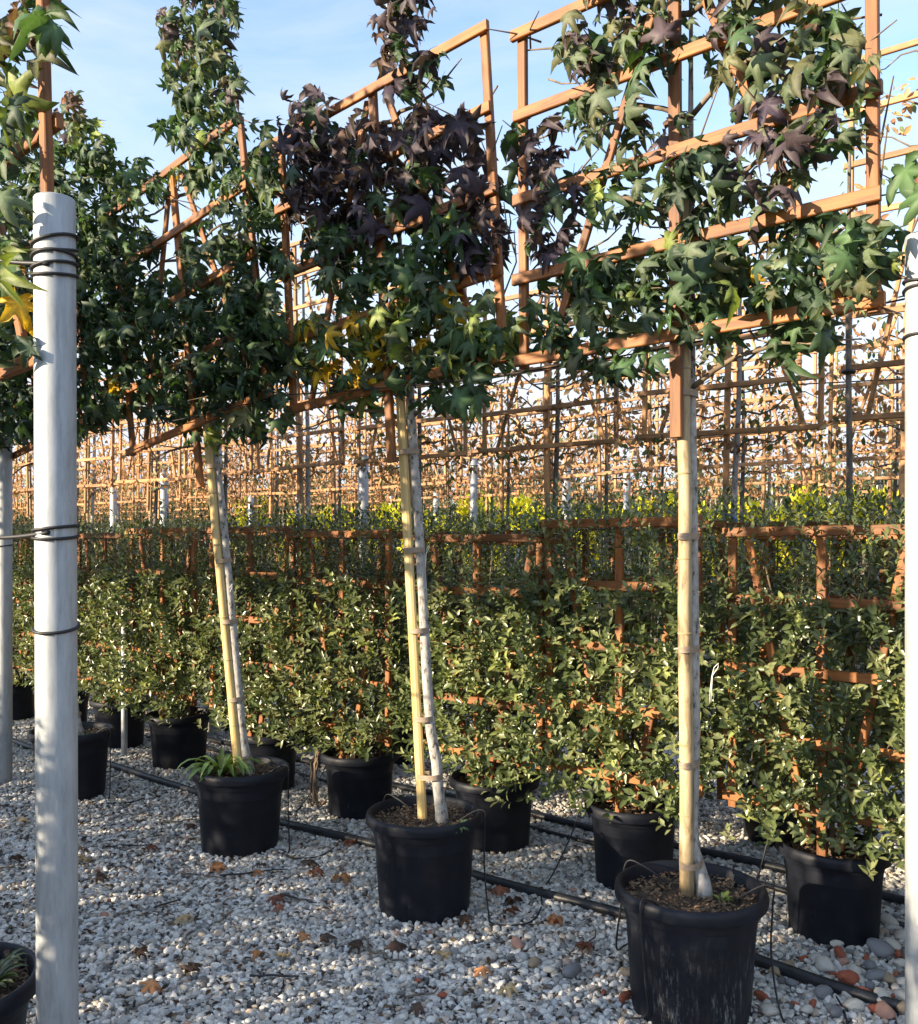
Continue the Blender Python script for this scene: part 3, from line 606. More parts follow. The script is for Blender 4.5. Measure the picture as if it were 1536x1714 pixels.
hb = Vector((1.50, 3.69, 0)); HT = [(-.93, ''), (0, ''), (.90, ''), (1.72, ''), (2.66, ''), (3.52, ''), (4.50, ''), (5.4, ''), (6.3, ''), (7.2, ''), (8.1, '')]
hl = ['evergreen hedge beyond the plain steel pole at the end of the hedge row', 'evergreen hedge in half sunlit pot between the white-streaked pot and plain steel pole', 'evergreen hedge whose pot stands just behind the weathered bamboo cane',
      'evergreen hedge whose pot stands just behind the purple sweetgum pot', 'evergreen hedge between the purple sweetgum and the leaning sweetgum, dry root hanging over its rim', 'evergreen hedge behind the pot of the strongly leaning sweetgum',
      'evergreen hedge between the leaning sweetgum and the tied steel pole', 'evergreen hedge directly behind the tied steel pole', 'evergreen hedge far along the row past the tied steel pole', 'farther evergreen hedge along the row past the tied pole', 'last evergreen hedge along the row']
for k, (t, _) in enumerate(HT):
    p = hb-UX*t; p = p+NX*(-.06 if k in (4, 5, 6) else 0)
    hedge(hl[k], (p.x, p.y, 0), k, parts=(1 <= k <= 7), rz=random.Random(k).uniform(-.05, .05))
for k in range(12):
    p = row_pt(4.8, -2.3+.93*k+.4); hedge('evergreen hedge in the second hedge row, behind the first', (p.x, p.y, 0), k+1, False, 'hedges in the second hedge row', front=False)
for k in range(9):
    p = row_pt(-.35, 2.2+.93*k); hedge('evergreen hedge on the open side of the yard, shading the gravel', (p.x, p.y, 0), k+2, False, 'hedges on the open side', front=False).scale = (1, 1, .9)

# ------------------------------------------------------------------ steel poles
def pole(label, x, y, ties=(), r=.05, h=2.43, lean=0.0, group=None, name='steel_pole'):
    t = root(name, label, 'pole', (x, y, 0), 0, group)
    t.rotation_euler = (0, lean, random.Random(int(x*1000)).uniform(0, 6))if not lean else (0, lean, 0)
    MB().lathe([(r, -.03), (r, h-.004), (r-.002, h), (r-.006, h), (r-.006, h-.03), (.0, h-.03)], 36).build('pipe', M['steel'], t, True)
    for z, n, tl in ties:
        for k in range(n):
            P = [((r+.004)*math.cos(q), (r+.004)*math.sin(q), z+k*.022+tl*math.sin(q+k*1.3)*.012) for q in np.linspace(0, 2*math.pi, 25)]
            MB().tube(P, .0042, 6).build('rubber_tie', M['rubber'], t, True)
    return t
p = ray(97, 900)*2.33
pole('near galvanised steel pole wrapped with black ties', p.x, 2.33, ((2.30, 2, 1.2), (2.235, 3, .7), (1.575, 2, .5), (1.345, 1, .8)), lean=-.0035)
pole('plain pale steel pole beside the white-streaked pot and hedge', 1.315, 2.6, ((2.27, 2, .8), (2.14, 1, .4)))
pole('steel pole past the tied pole, standing among dark pots', -2.985, 6.04, ((1.56, 1, .6), (2.2, 1, .6)))
pole('steel pole rising behind the leaning bamboo stake', -1.985, 7.5, ((2.3, 1, .5),))
pole('thin grey post standing on gravel between dark pots', (208-768)/1540*6.8, 6.8, (), .022, 1.1, name='thin_post')
for px, D, r in ((608, 8.9, .05), (793, 9.2, .037), (948, 10.0, .045), (1049, 10.9, .042), (992, 14.5, .05), (866, 15.5, .05), (1288, 12.4, .05), (1391, 13.0, .05), (1428, 14.2, .05), (1470, 13.2, .05), (1100, 14.0, .05), (1228, 15.2, .05),
                 (500, 13.0, .05), (275, 11.0, .05), (655, 16.0, .05), (730, 14.6, .05), (560, 15.8, .05), (420, 15.5, .05), (190, 13.5, .05)):
    pole('pale steel pole among the brown-leaved trees behind the hedges', (px-768)/1540*D, D, ((2.36, 1, .3),) if D < 11 else (), r, group='poles behind the hedges')

# ropes and wires
def rope(label, pts, r, mat='rubber', name='rope', cat='rope', group=None):
    P = []
    for i in range(len(pts)-1):
        a, b = Vector(pts[i]), Vector(pts[i+1])
        for f in np.linspace(0, 1, 10, endpoint=False): P.append(a.lerp(b, f)+Vector((0, 0, -.02*math.sin(math.pi*f)*(a-b).length)))
    P.append(Vector(pts[-1])); o = MB().tube(P, r, 6).build(name, M[mat], None, True); return tag(o, label, cat, group)
rope('black rope tied near the top of the near steel pole', [(p.x, 2.275, 2.25), (p.x-.20, 2.36, 2.29), (F0.x-UX.x*2, F0.y-UX.y*2, 2.32)], .006)
rope('black rope tied at eye height around the near steel pole', [(p.x, 2.275, 1.585), (p.x-.25, 2.42, 1.575), (F0.x-UX.x*2, F0.y-UX.y*2, 1.57)], .006)
q1, q2 = Vector((1.315, 2.65, 2.27)), Vector((-2.985, 6.09, 2.27))
rope('thin black wire strung along the sweetgum row below the crowns', [q1, (q1+q2)/2, q2], .003, name='support_wire', cat='wire')
for n in (5.38, 7.7):
    rope('thin black wire strung along a row behind the hedges', [row_pt(n, -4)+Vector((0, 0, 2.5)), row_pt(n, 2)+Vector((0, 0, 2.5)), row_pt(n, 9)+Vector((0, 0, 2.5))], .004, name='support_wire', cat='wire', group='wires behind the hedges')

# ------------------------------------------------------------------ brown-leaved trees on trellises behind the hedges
RU, RB, RO, RG, RP = (.32, .17, .085), (.22, .11, .06), (.40, .21, .095), (.11, .14, .055), (.38, .26, .14)
def back_crown(seed, z0, z1, w, n, greenish):
    rg = random.Random(seed); it = []
    for _ in range(n//5):
        x = rg.uniform(-.55, .55)*w; z = z0+(z1-z0)*rg.random()**1.35-.08; c = Vector((x, rg.gauss(0, .08), z)); pal = RG if rg.random() < greenish else rg.choice((RU, RB, RO, RP))
        for _ in range(5):
            p = c+Vector((rg.gauss(0, .05), rg.gauss(0, .05), rg.gauss(0, .05)))
            Rm = basis(Vector((rg.gauss(0, .7), rg.gauss(0, .7), -.7+rg.gauss(0, .5))), Vector((rg.gauss(0, .6), -1, rg.gauss(.3, .5)))); it.append((p, Rm, rg.uniform(.038, .072), pal, rg.randrange(4)))
    tw = leaf_bulk('crown', it, SML, M['dry']); return tw
def back_branches(seed, z0, z1, w, nr):
    rg = random.Random(seed); m = MB()
    for k in range(nr+2):
        z = z0+(z1-z0)*k/(nr+1)
        for s in (-1, 1):
            L = w*.5*rg.uniform(.7, 1.02); m.tube([(s*L*f, .035+.02*math.sin(6*f+k), z-.12*(1-f)**2+.04*math.sin(9*f+k)) for f in np.linspace(0, 1, 7)], [.009-.007*f for f in np.linspace(0, 1, 7)], 5, False)
    return m.mesh('branches', M['twig'], True)
BV = {}
def back_tree(base, top, k, label, group, detail=2, leaves=420, greenish=.15, w=1.16):
    key = (round(top, 1), k % 3, detail, leaves, greenish > .3)
    z0 = 2.24; nr = max(3, round((top-z0)/.29)+1)
    if key not in BV:
        P = [(.03+.012*math.sin(z*3), .03, z) for z in np.linspace(0, top+.25, 12)]
        tr = MB().tube(P, [.028-.022*f**1.5 for f in np.linspace(0, 1, 12)], 8).mesh('trunk', M['dark_bark' if k % 3 else 'bark'], True)
        st = MB().tube([(-.022, 0, z) for z in np.linspace(0, 2.7, 6)], .017, 8).mesh('bamboo_stake', M['bamboo_old'], True)
        lat = MB()
        if detail < 2:
            for i in range(nr):
                b = MB().bar(w, .032, .021, 0); lat.addm([(x, y-.06, z+z0+(top-z0)*i/(nr-1)) for x, y, z in b.v], b.f)
            for x in (-w/2+.03, 0, w/2-.03):
                b = MB().bar(top-z0+.05, .028, .024, 2); lat.addm([(x+u, y-.037, z+(z0+top)/2) for u, y, z in b.v], b.f)
            for s in (-1, 1):
                xb, xt = s*(w/2-.12), s*.05; L = math.hypot(top-z0, xb-xt); b = MB().bar(L, .032, .018, 2); Rm = Matrix.Rotation(-math.atan2(xb-xt, top-z0), 3, 'Y')
                V = [Rm @ Vector(v)+Vector(((xb+xt)/2, -.014, (z0+top)/2)) for v in b.v]; lat.addm(V, b.f)
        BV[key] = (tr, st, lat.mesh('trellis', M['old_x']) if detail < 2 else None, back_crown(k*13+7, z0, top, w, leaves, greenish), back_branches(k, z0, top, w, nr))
    tr, st, lat, cr, br = BV[key]; rg = random.Random(k*31+int(base.x*100))
    t = root('espalier_tree', label, 'tree', (base.x, base.y, 0), RZ+rg.uniform(-.04, .04), group); t.rotation_euler = (rg.uniform(-.012, .012), rg.uniform(-.025, .025), RZ+rg.uniform(-.04, .04))
    link('trunk', tr, t); link('bamboo_stake', st, t); o = link('crown', cr, t); o['kind'] = 'stuff'
    if detail == 2:
        o = link('branches', br, t); o['kind'] = 'stuff'
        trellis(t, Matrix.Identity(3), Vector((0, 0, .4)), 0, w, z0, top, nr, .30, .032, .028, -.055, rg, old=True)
    else: link('trellis', lat, t)
    return t
lab = {5.3: 'brown-leaved espalier tree in the first row behind the hedges', 7.6: 'brown-leaved espalier tree in the second row behind the hedges', 9.9: 'brown-leaved espalier tree in the third row behind the hedges'}
a0 = Vector((1.6, 5.58, 0)); tops = {-2: 4.17, -1: 4.17, 0: 3.35, 1: 3.32, 2: 3.6, 3: 4.17, 4: 3.6, 5: 3.5, 6: 3.4, 7: 3.5}
fl = ['tall espalier tree whose trellis rises past the plain steel pole', 'espalier tree behind the weathered cane and plain pole, brown and green leaves', 'short espalier tree seen between the purple sweetgum and the weathered cane',
      'espalier tree whose trellis stands directly behind the split bamboo stake', 'tall espalier tree showing between the leaning and purple sweetgums', 'espalier tree behind the leaning bamboo stake', 'espalier tree behind the leaning sweetgum crown',
      'espalier tree glimpsed beside the tied steel pole', 'farthest espalier tree in the first row, past the tied pole']
for k in range(-1, 8): back_tree(a0-UX*(1.27*k), tops[k], k+3, fl[k+1], 'first row of brown-leaved trees', 2, 640, .35 if k in (0, 2) else .12)
for n, d, cnt in ((7.6, 2, 620), (9.9, 2, 600), (12.2, 1, 560)):
    t0 = n*math.tan(math.radians(-13.5)); t1 = n*math.tan(math.radians(68.5)); m = int((t1-t0)/1.27)+1; rr = random.Random(int(n*10))
    ln = lab.get(n, 'distant brown-leaved espalier tree far behind the hedges')
    for k in range(m):
        if n > 14 and k > m*.8 and k % 2: continue
        top = rr.choice((3.2, 3.4, 3.6)); back_tree(row_pt(n, t0+1.27*k+rr.uniform(-.05, .05)), top, rr.randrange(6), ln, 'rows of brown-leaved trees behind the hedges' if n > 10 else f'{"second" if n < 8 else "third"} row of brown-leaved trees', d, cnt, .35 if rr.random() < .25 else .12)
# rows of young trees on canes, past the last trellises
YC = [back_crown(300+q, 2.15, 3.0, .95, 260, .75) for q in range(4)]
YT = [MB().tube([(.02*math.sin(z*2+q), .012*math.sin(z*3+q), z) for z in np.linspace(0, 2.9, 9)], [.024-.017*f for f in np.linspace(0, 1, 9)], 7).mesh('trunk', M['dark_bark' if q % 2 else 'bark'], True) for q in range(4)]
YS = MB().tube([(.05, -.03, z) for z in np.linspace(0, 2.3, 4)], .016, 7).mesh('bamboo_stake', M['bamboo_old'], True)
rr = random.Random(91)
for n in (13.6, 14.8, 16.2, 17.8):
    t0 = n*math.tan(math.radians(-13.5)); t1 = n*math.tan(math.radians(66)); m = int((t1-t0)/.95)
    for k in range(m):
        b0 = row_pt(n+rr.uniform(-.1, .1), t0+.95*k+rr.uniform(-.15, .15)); q = rr.randrange(4)
        t = root('young_tree', 'slim young tree on a cane, far behind the trellised trees', 'tree', (b0.x, b0.y, 0), rr.uniform(0, 6), 'young trees behind the trellises')
        sc3 = rr.uniform(.85, 1.1); t.scale = (sc3, sc3, sc3); link('trunk', YT[q], t); link('bamboo_stake', YS, t); o = link('crown', YC[q], t); o['kind'] = 'stuff'
# lone slim tree in the second hedge row
pl = ray(1420, 900)*4.58
t = root('slim_tree', 'slim grey-trunked young tree with black tie rising behind the hedges', 'tree', (pl.x, pl.y, 0), RZ)
MB().tube([(.004*math.sin(z*4), 0, z) for z in np.linspace(0, 3.6, 14)], [.024-.016*f for f in np.linspace(0, 1, 14)], 10).build('trunk', M['dark_bark'], t, True)
MB().tube([(.026*math.cos(q), .026*math.sin(q), 2.42) for q in np.linspace(0, 6.28, 14)], .010, 6).build('rubber_tie', M['rubber'], t, True)
o = link('crown', back_crown(5, 2.7, 3.8, .6, 160, .9), t); o['kind'] = 'stuff'

# ------------------------------------------------------------------ golden shrubs and the dark tree belt far behind
def blob_crown(seed, n, rx, rz, zc, cols, size, mat):
    rg = random.Random(seed); it = []; lumps = [(rg.gauss(0, .45)*rx, rg.gauss(0, .45)*rx, zc+rg.uniform(-.75, .75)*rz, rg.uniform(.35, .6)) for _ in range(9)]
    for _ in range(n):
        lx, ly, lz, lr = rg.choice(lumps); d = Vector((rg.gauss(0, 1), rg.gauss(0, 1), rg.gauss(0, 1))).normalized()*lr*rg.uniform(.5, 1.05)
        p = Vector((lx+d.x*rx, ly+d.y*rx, max(.15, lz+d.z*rz))); Rm = basis(d+Vector((0, 0, .5)), Vector((rg.gauss(0, 1), rg.gauss(-.6, 1), rg.gauss(.4, 1))))
        it.append((p, Rm, size*rg.uniform(.6, 1.4), rg.choice(cols), rg.randrange(4)))
    return leaf_bulk('crown', it, SML, mat)
GC = [blob_crown(s, 700, .24, .40, 1.50, [(.75, .68, .04), (.62, .62, .04), (.5, .52, .05), (.80, .70, .06)], .10, M['dry']) for s in range(3)]
gst = MB().tube([(0, 0, 0), (0, 0, .6), (.01, 0, 1.2)], [.03, .025, .01], 6).mesh('trunk', M['dark_bark'], True)
rr = random.Random(8)
for k in range(30):
    f = k/29; px = 410+1160*f+rr.uniform(-25, 25); base = on_row(px, 915, 11.05+rr.uniform(-.3, .3)); s = (2.38-.33*f)/1.92*rr.uniform(.9, 1.04)
    t = root('golden_shrub', 'bright golden yellow shrub among trunks far behind the hedges', 'shrub', (base.x, base.y, 0), rr.uniform(0, 6), 'golden shrubs behind the hedges')
    t.scale = (s, s, s); o = link('crown', GC[k % 3], t); o['kind'] = 'stuff'; link('trunk', gst, t)
EC = [blob_crown(20+s, 1700, 1.7, 2.2, 2.4, [(.030, .052, .024), (.045, .07, .03), (.022, .038, .02), (.07, .085, .04)], .26, M['leaf']) for s in range(4)]
est = MB().tube([(0, 0, 0), (0, 0, 1.5), (.05, 0, 3)], [.12, .10, .04], 8).mesh('trunk', M['dark_bark'], True)
for k in range(40):
    f = k/39; px = -80+1700*f; base = on_row(px, 915, 23+rr.uniform(-1.5, 3)); s = (.62+.30*(1-f))*rr.uniform(.85, 1.1)
    t = root('evergreen_tree', 'dark evergreen tree in the belt closing off the nursery', 'tree', (base.x, base.y, 0), rr.uniform(0, 6), 'dark evergreen trees far behind')
    t.scale = (s*1.1, s*1.1, s); o = link('crown', EC[k % 4], t); o['kind'] = 'stuff'; link('trunk', est, t)

# ------------------------------------------------------------------ irrigation pipes and drip tubes
def wavy(n, t0, t1, z, seed, amp=.02):
    rg = random.Random(seed); ph = rg.uniform(0, 6); return [row_pt(n+amp*math.sin(t*1.9+ph)+amp*.5*math.sin(t*4.3), t)+Vector((0, 0, z+.006*math.sin(t*3+ph))) for t in np.arange(t0, t1, .12)]
for n, r, z, a, l in ((3.31, .021, .030, .035, 'thick black irrigation pipe lying on gravel behind the sweetgum pots'), (4.27, .020, .03, .03, 'black irrigation pipe running behind the hedge pots'), (4.06, .012, .025, .04, 'thinner black irrigation pipe running between the hedge pots')):
    tag(MB().tube(wavy(n, -2.6, 7.5, z, int(n*10), a), r, 12).build('irrigation_pipe', M['pipe'], None, True), l, 'pipe')
def drip(label, pts, r=.0035):
    P = [Vector(p) for p in pts]; Q = []
    for i in range(len(P)-1):                        # Catmull-Rom through the points
        p0, p1, p2, p3 = P[max(i-1, 0)], P[i], P[i+1], P[min(i+2, len(P)-1)]
        for f in np.linspace(0, 1, 8, endpoint=False): Q.append(.5*((2*p1)+(p2-p0)*f+(2*p0-5*p1+4*p2-p3)*f*f+(-p0+3*p1-3*p2+p3)*f**3))
    Q.append(P[-1]); tag(MB().tube(Q, r, 6).build('drip_tube', M['rubber'], None, True), label, 'tube')
for b, nm in ((T3, 'white-streaked pot'), (T2, 'purple sweetgum pot'), (T1, 'leaning sweetgum pot'), (T0, 'pot behind the tied pole')):
    W = lambda x, y, z: b+UX*x+NX*y+Vector((0, 0, z))
    drip(f'thin black drip tube looping over the shaded side of the {nm}', [W(-.30, .44, .03), W(-.40, .30, .012), W(-.34, .10, .08), W(-.28, .03, .28), W(-.255, .02, .43), W(-.19, .03, .43), W(-.10, .05, .38)])
    drip(f'thin black drip tube coiled on gravel beside the {nm}', [W(.30, .43, .03), W(.40, .30, .018), W(.46, .12, .02), W(.36, .02, .022), W(.27, .10, .03), W(.225, .13, .20), W(.232, .125, .37), W(.236, .12, .43), W(.20, .10, .432), W(.13, .06, .38)])
b = T3; W = lambda x, y, z: b+UX*x+NX*y+Vector((0, 0, z))
drip('thin black drip tube hanging down the front of the white-streaked pot', [W(-.02, -.16, .385), W(-.04, -.225, .425), W(-.045, -.257, .415), W(-.045, -.247, .30), W(-.045, -.226, .16), W(-.05, -.21, .05), W(-.12, -.22, .02)])
for k in range(1, 6):
    p = hb-UX*HT[k][0]; W = lambda x, y, z: p+UX*x+NX*y+Vector((0, 0, z))
    drip('thin black drip tube arching into '+['', 'the half sunlit hedge pot', 'the hedge pot behind the weathered cane', 'the hedge pot behind the purple sweetgum', 'the hedge pot with the dry root', 'the hedge pot behind the leaning sweetgum'][k], [W(-.24, -.42, .03), W(-.27, -.3, .02), W(-.26, -.12, .20), W(-.23, -.06, .38), W(-.20, -.03, .40), W(-.12, 0, .33)])

# ------------------------------------------------------------------ weeds
def weed(label, base, n, L, spread, col, seed, width=.012, name='weed'):
    rg = random.Random(seed); t = root(name, label, 'weed', base, 0)
    for k in range(n):
        q = rg.uniform(0, 6.28); l = L*rg.uniform(.55, 1.1); up = rg.uniform(.35, 1.0); d = Vector((math.cos(q), math.sin(q), 0)); sd = Vector((-d.y, d.x, 0)); V = []; F = []
        for i in range(7):
            f = i/6; r = l*spread*f*(1-.15*f); z = l*up*(1.25*f-1.35*f*f*spread)+.0; w = width*(.35+1.3*f)*(1-f)**.55*1.25 if f < 1 else 0
            c = d*r+Vector((0, 0, z)); V += [c-sd*w+Vector((0, 0, w*.4)), c, c+sd*w+Vector((0, 0, w*.4))]
            if i: a = 3*(i-1); F += [(a, a+1, a+4, a+3), (a+1, a+2, a+5, a+4)]
        cc = np.array(col)*rg.uniform(.7, 1.3); link('leaf', mk_mesh('weed_leaf', V, F, M['hedge'], True, cc), t)
    return t
# large rosette at the leaning tree's rim, and small weeds in the other pots
toc = Vector((-T1.x, -T1.y, 0)).normalized()
weed('strappy bright green weed spilling over the rim of the leaning sweetgum pot', T1+toc*.13-UX*.15+Vector((0, 0, .375)), 40, .34, .8, (.17, .25, .06), 3, .015)
weed('small green weed rooted in the purple sweetgum pot beside its trunk', T2+toc*.08+UX*.15+Vector((0, 0, .37)), 12, .10, .7, (.10, .16, .06), 4, .010)
weed('low weed rooted near the rim of the purple sweetgum pot', T2+UX*.19+NX*.03+Vector((0, 0, .37)), 10, .09, .8, (.12, .17, .08), 5, .009)
weed('tiny lime weed rooted behind the cane in the white-streaked pot', T3+UX*.10+NX*.03+Vector((0, 0, .37)), 9, .08, .6, (.16, .22, .05), 6, .008)
weed('tufted grassy weeds filling the pot in front of the tied pole', F0+UX*.12-NX*.06+Vector((0, 0, .37)), 40, .20, .6, (.09, .12, .05), 7, .008)
weed('second grassy tuft in the pot in front of the tied pole', F0+UX*.06+NX*.10+Vector((0, 0, .37)), 36, .22, .6, (.11, .14, .05), 8, .008)
weed('small weed rooted in the pot behind the tied pole', T0+UX*.12+Vector((0, 0, .37)), 12, .12, .7, (.10, .15, .06), 9, .010)
# ------------------------------------------------------------------ string loops, dry roots
def loopy(label, c, s, name='string_loop', mat='string', r=.0014):
    P = [c+(UX*x+Vector((0, 0, z)))*s for x, z in ((0, -1.6), (.05, -.8), (.1, 0), (.45, .5), (.5, .8), (.2, .5), (.05, -.1), (-.05, -.9), (-.1, -1.7))]
    tag(MB().tube(P, r, 5).build(name, M[mat], None, True), label, 'string')
loopy('white string loop tied to the trunk beside the weathered cane', T3+UX*.055+NX*.04+Vector((0, 0, 1.12)), .055)
loopy('white string loop tied to the split bamboo stake at eye height', T2-UX*.03+NX*.04+Vector((0, 0, 1.52)), .05)
loopy('white string loop tied to the leaning bamboo stake', T1-UX*.13+NX*.02+Vector((0, 0, 1.30)), .07)
pr = hb-UX*2.66-NX*.06
rg = random.Random(2); t = root('dry_root', 'dry brown root clump hanging over a hedge pot rim', 'root', (pr.x, pr.y, 0), RZ)
for k in range(9):
    x = -.19+rg.uniform(-.03, .03); P = [(x+rg.uniform(-.015, .015), -.13-.05*math.sin(f*3)+rg.uniform(-.01, .01)-.03*f, .385-.34*f**1.2) for f in np.linspace(0, 1, 7)]
    MB().tube(P, [.006, .007, .006, .006, .005, .004, .002], 5).build('root_strand', M['twig'], t, True)

# ------------------------------------------------------------------ stones, brick shards, fallen leaves, twigs on the gravel
def rock_mesh(seed, mat, flat):
    rg = random.Random(seed); import bmesh
    bm = bmesh.new(); bmesh.ops.create_icosphere(bm, subdivisions=2, radius=1)
    cuts = [(Vector((rg.gauss(0, 1), rg.gauss(0, 1), rg.gauss(0, 1))).normalized(), rg.uniform(.55, .85)) for _ in range(7)]
    for v in bm.verts:
        for n, d in cuts:
            k = v.co.dot(n)-d
            if k > 0: v.co -= n*k*.9
        v.co *= 1+rg.uniform(-.03, .03)
    me = bpy.data.meshes.new('rock'); bm.to_mesh(me); bm.free(); me.materials.append(mat)
    if not flat: me.polygons.foreach_set('use_smooth', np.ones(len(me.polygons), dtype=bool))
    return me
ROCK = {(m, s): rock_mesh(s+hash(m) % 7 if False else s, M[m], m == 'brick') for m in ('brick', 'pale_stone', 'grey_stone', 'tan_stone', 'pink_stone') for s in range(3)}
def rock(px, py, wpx, mat, label, group, name, cat, k, ar=.7):
    g0 = on_ground(px, py); s = wpx/FPX*g0.y/2; rg = random.Random(k)
    o = link(name, ROCK[(mat, k % 3)], None, (g0.x, g0.y, .012+s*.38), (rg.uniform(-.25, .25), rg.uniform(-.25, .25), rg.uniform(0, 6.28)))
    o.scale = (s*1.12, s*ar*1.1, s*.62); tag(o, label, cat, group)
k = 0
for px, py, w in ((1406, 1606, 30), (1419, 1652, 46), (1443, 1676, 40), (1274, 1678, 26), (1521, 1614, 22), (740, 1674, 18), (1046, 1681, 32), (930, 1550, 18), (1500, 1640, 18), (1497, 1678, 20), (700, 1650, 14), (1010, 1668, 14), (1450, 1612, 20), (1360, 1690, 22), (1500, 1606, 24), (1395, 1640, 16), (1465, 1700, 26), (1330, 1690, 18), (1345, 1612, 16)):
    k += 1; rock(px, py, w, 'brick', 'red brick fragment lying on the gravel', 'red brick fragments on the gravel', 'brick_fragment', 'brick', k, .55)
for px, py, w, m in ((1381, 1630, 44, 'pale_stone'), (1427, 1637, 38, 'pale_stone'), (1466, 1645, 36, 'grey_stone'), (1473, 1603, 48, 'grey_stone'), (1386, 1656, 34, 'pale_stone'), (1414, 1673, 30, 'pale_stone'), (1474, 1685, 46, 'pale_stone'),
                     (1430, 1695, 36, 'pale_stone'), (1379, 1674, 38, 'grey_stone'), (1287, 1704, 36, 'pale_stone'), (1510, 1575, 30, 'pale_stone'), (1488, 1553, 30, 'pale_stone'), (1492, 1594, 36, 'pale_stone'), (1513, 1656, 32, 'pale_stone'),
                     (1513, 1682, 36, 'pale_stone'), (1488, 1650, 30, 'tan_stone'), (1508, 1622, 26, 'pale_stone'), (1320, 1626, 28, 'tan_stone'), (1297, 1637, 30, 'tan_stone'), (1482, 1706, 44, 'pink_stone'), (1520, 1702, 40, 'tan_stone'),
                     (893, 1622, 28, 'tan_stone'), (866, 1588, 28, 'pink_stone'), (957, 1637, 40, 'grey_stone'), (1050, 1640, 30, 'tan_stone'), (519, 1688, 20, 'grey_stone'), (820, 1612, 26, 'pale_stone'), (920, 1632, 20, 'pale_stone'), (1455, 1625, 28, 'grey_stone'),
                     (1365, 1612, 24, 'pale_stone'), (1310, 1600, 20, 'pale_stone'), (1440, 1650, 24, 'pale_stone'), (1500, 1665, 26, 'pale_stone'), (1410, 1620, 22, 'pink_stone'), (1350, 1640, 26, 'pale_stone'), (1455, 1660, 26, 'grey_stone'), (1400, 1590, 24, 'pale_stone'), (1350, 1700, 26, 'pale_stone'), (1400, 1705, 30, 'grey_stone'), (1325, 1655, 22, 'grey_stone')):
    k += 1; d = {'pale_stone': 'pale cream', 'grey_stone': 'speckled grey', 'tan_stone': 'tan', 'pink_stone': 'pinkish'}[m]
    rock(px, py, w, m, f'{d} stone larger than the gravel around it', f'{d} stones on the gravel', 'stone', 'stone', k)
FC = {'orange': (.40, .18, .08), 'tan': (.52, .37, .21), 'brown': (.09, .055, .04), 'rust': (.22, .09, .055)}
for i, (px, py, s, c) in enumerate(((310, 1546, .11, 'tan'), (358, 1465, .11, 'orange'), (143, 1450, .09, 'tan'), (435, 1470, .07, 'orange'), (255, 1662, .10, 'orange'), (165, 1482, .08, 'brown'), (462, 1512, .10, 'rust'), (430, 1606, .08, 'orange'),
        (478, 1612, .06, 'tan'), (590, 1420, .11, 'rust'), (570, 1480, .11, 'orange'), (515, 1455, .12, 'brown'), (525, 1470, .10, 'rust'), (466, 1528, .08, 'rust'), (835, 1500, .12, 'rust'), (848, 1540, .10, 'rust'), (930, 1550, .09, 'orange'),
        (740, 1612, .08, 'tan'), (808, 1636, .09, 'orange'), (848, 1670, .09, 'tan'), (540, 1580, .09, 'brown'), (660, 1595, .11, 'brown'), (320, 1640, .09, 'brown'), (230, 1610, .08, 'brown'), (985, 1600, .10, 'rust'), (505, 1580, .09, 'orange'),
        (600, 1598, .09, 'brown'), (90, 1420, .1, 'brown'), (40, 1380, .1, 'tan'), (20, 1450, .1, 'brown'), (860, 1520, .1, 'brown'), (780, 1550, .08, 'brown'), (700, 1700, .08, 'brown'), (250, 1430, .09, 'rust'), (315, 1390, .1, 'brown'))):
    g0 = on_ground(px, py); rg = random.Random(i); 
    o = link('fallen_leaf', leaf_mesh(f'fallen_{i % 7}', GUM[i % 7], M['dry'], FC[c]), None, (g0.x, g0.y, .022+s*.16), (rg.uniform(-.3, .3), rg.uniform(-.3, .3), rg.uniform(0, 6.28))); o.scale = (s, s, s)
    tag(o, f'fallen {c} lobed leaf lying on the gravel', 'leaf', f'fallen {c} leaves on the gravel')
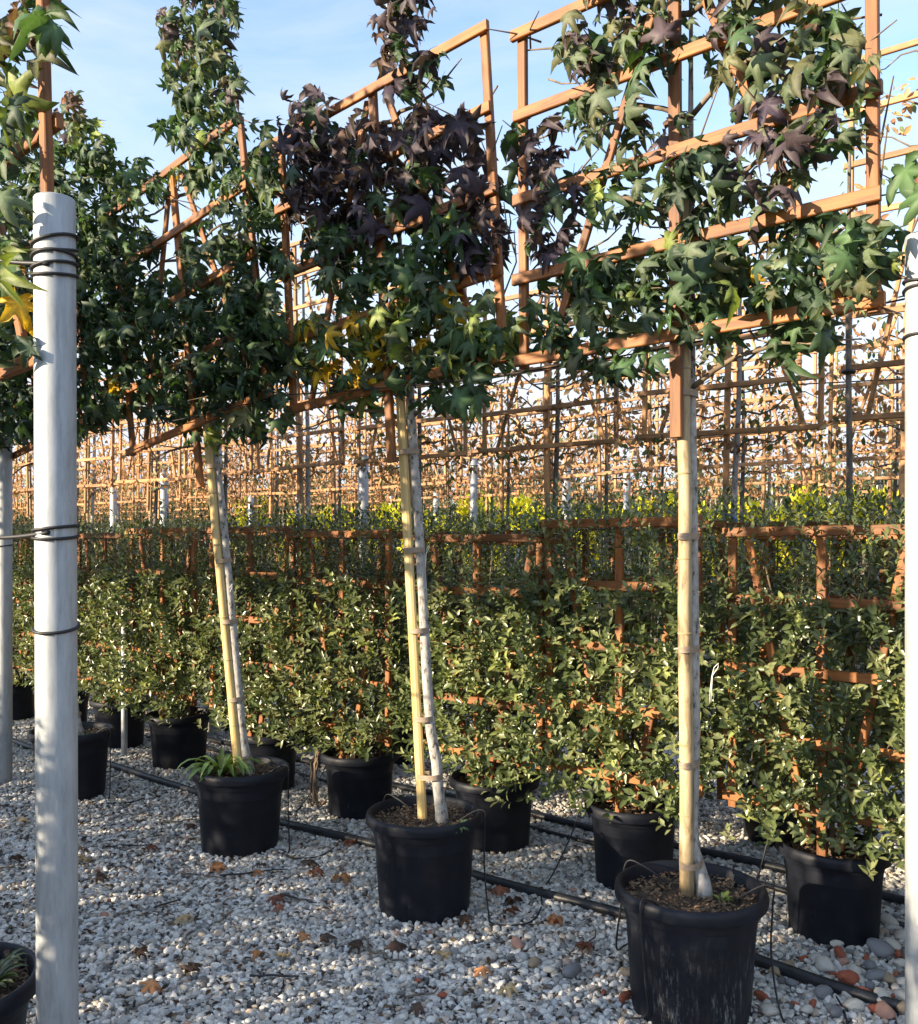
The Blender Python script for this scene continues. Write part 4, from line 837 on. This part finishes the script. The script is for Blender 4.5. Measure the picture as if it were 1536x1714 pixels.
for i, (x0, y0, x1, y1) in enumerate(((365, 1475, 480, 1465), (300, 1470, 370, 1478), (317, 1570, 298, 1625), (420, 1645, 500, 1648), (620, 1600, 680, 1625), (675, 1685, 735, 1670), (255, 1530, 300, 1515), (200, 1540, 228, 1535), (360, 1555, 390, 1535),
        (470, 1505, 530, 1522), (210, 1710, 260, 1680), (270, 1385, 330, 1380), (180, 1425, 250, 1422), (965, 1620, 1000, 1570), (610, 1580, 622, 1610))):
    a, b2 = on_ground(x0, y0), on_ground(x1, y1); rg = random.Random(i); P = [a.lerp(b2, f)+Vector((rg.uniform(-.01, .01), rg.uniform(-.01, .01), .024+.006*rg.random())) for f in np.linspace(0, 1, 7)]
    tag(MB().tube(P, [.0045, .0045, .004, .004, .0035, .003, .002], 6).build('fallen_twig', M['rubber' if i % 3 == 0 else 'dark_bark'], None, True), 'thin dark twig lying on the gravel', 'twig', 'dark twigs on the gravel')
# leaf litter: crumbs of dark dead leaf between the pebbles
rg = random.Random(77); it = []
for _ in range(4200):
    if rg.random() < .55: px, py = rg.gauss(180, 170), rg.gauss(1400, 70)
    else: px, py = rg.uniform(0, 1300), rg.uniform(1330, 1714)
    if py < 1290 or py > 1730: continue
    g0 = on_ground(px, py); g0.z = .017+rg.uniform(0, .006)
    Rm = Euler((rg.uniform(-.5, .5), rg.uniform(-.5, .5), rg.uniform(0, 6.28))).to_matrix(); it.append((g0, Rm, rg.uniform(.012, .038), rg.choice(((.06, .035, .022), (.09, .05, .03), (.04, .028, .02), (.16, .10, .06))), rg.randrange(4)))
o = link('leaf_litter', leaf_bulk('leaf_litter', it, SML, M['dry'])); tag(o, 'dark crumbs of dead leaf scattered between the pebbles', 'litter', None, 'stuff')
# small blue tapes on stakes behind the hedges
for i, (px, py, n) in enumerate(((1216, 862, 5.3), (445, 880, 5.3), (1345, 905, 4.8), (1040, 870, 7.6))):
    q = on_row(px, py, n); tag(MB().tube([q+Vector((.022*math.cos(a), .022*math.sin(a), .006*math.sin(a*2))) for a in np.linspace(0, 6.28, 12)]+[q+Vector((.05, -.02, -.03)), q+Vector((.04, -.03, -.07))], .007, 5).build('blue_tape', M['blue'], None, True), 'scrap of blue tape tied to a stake behind the hedges', 'tape', 'blue tapes behind the hedges')
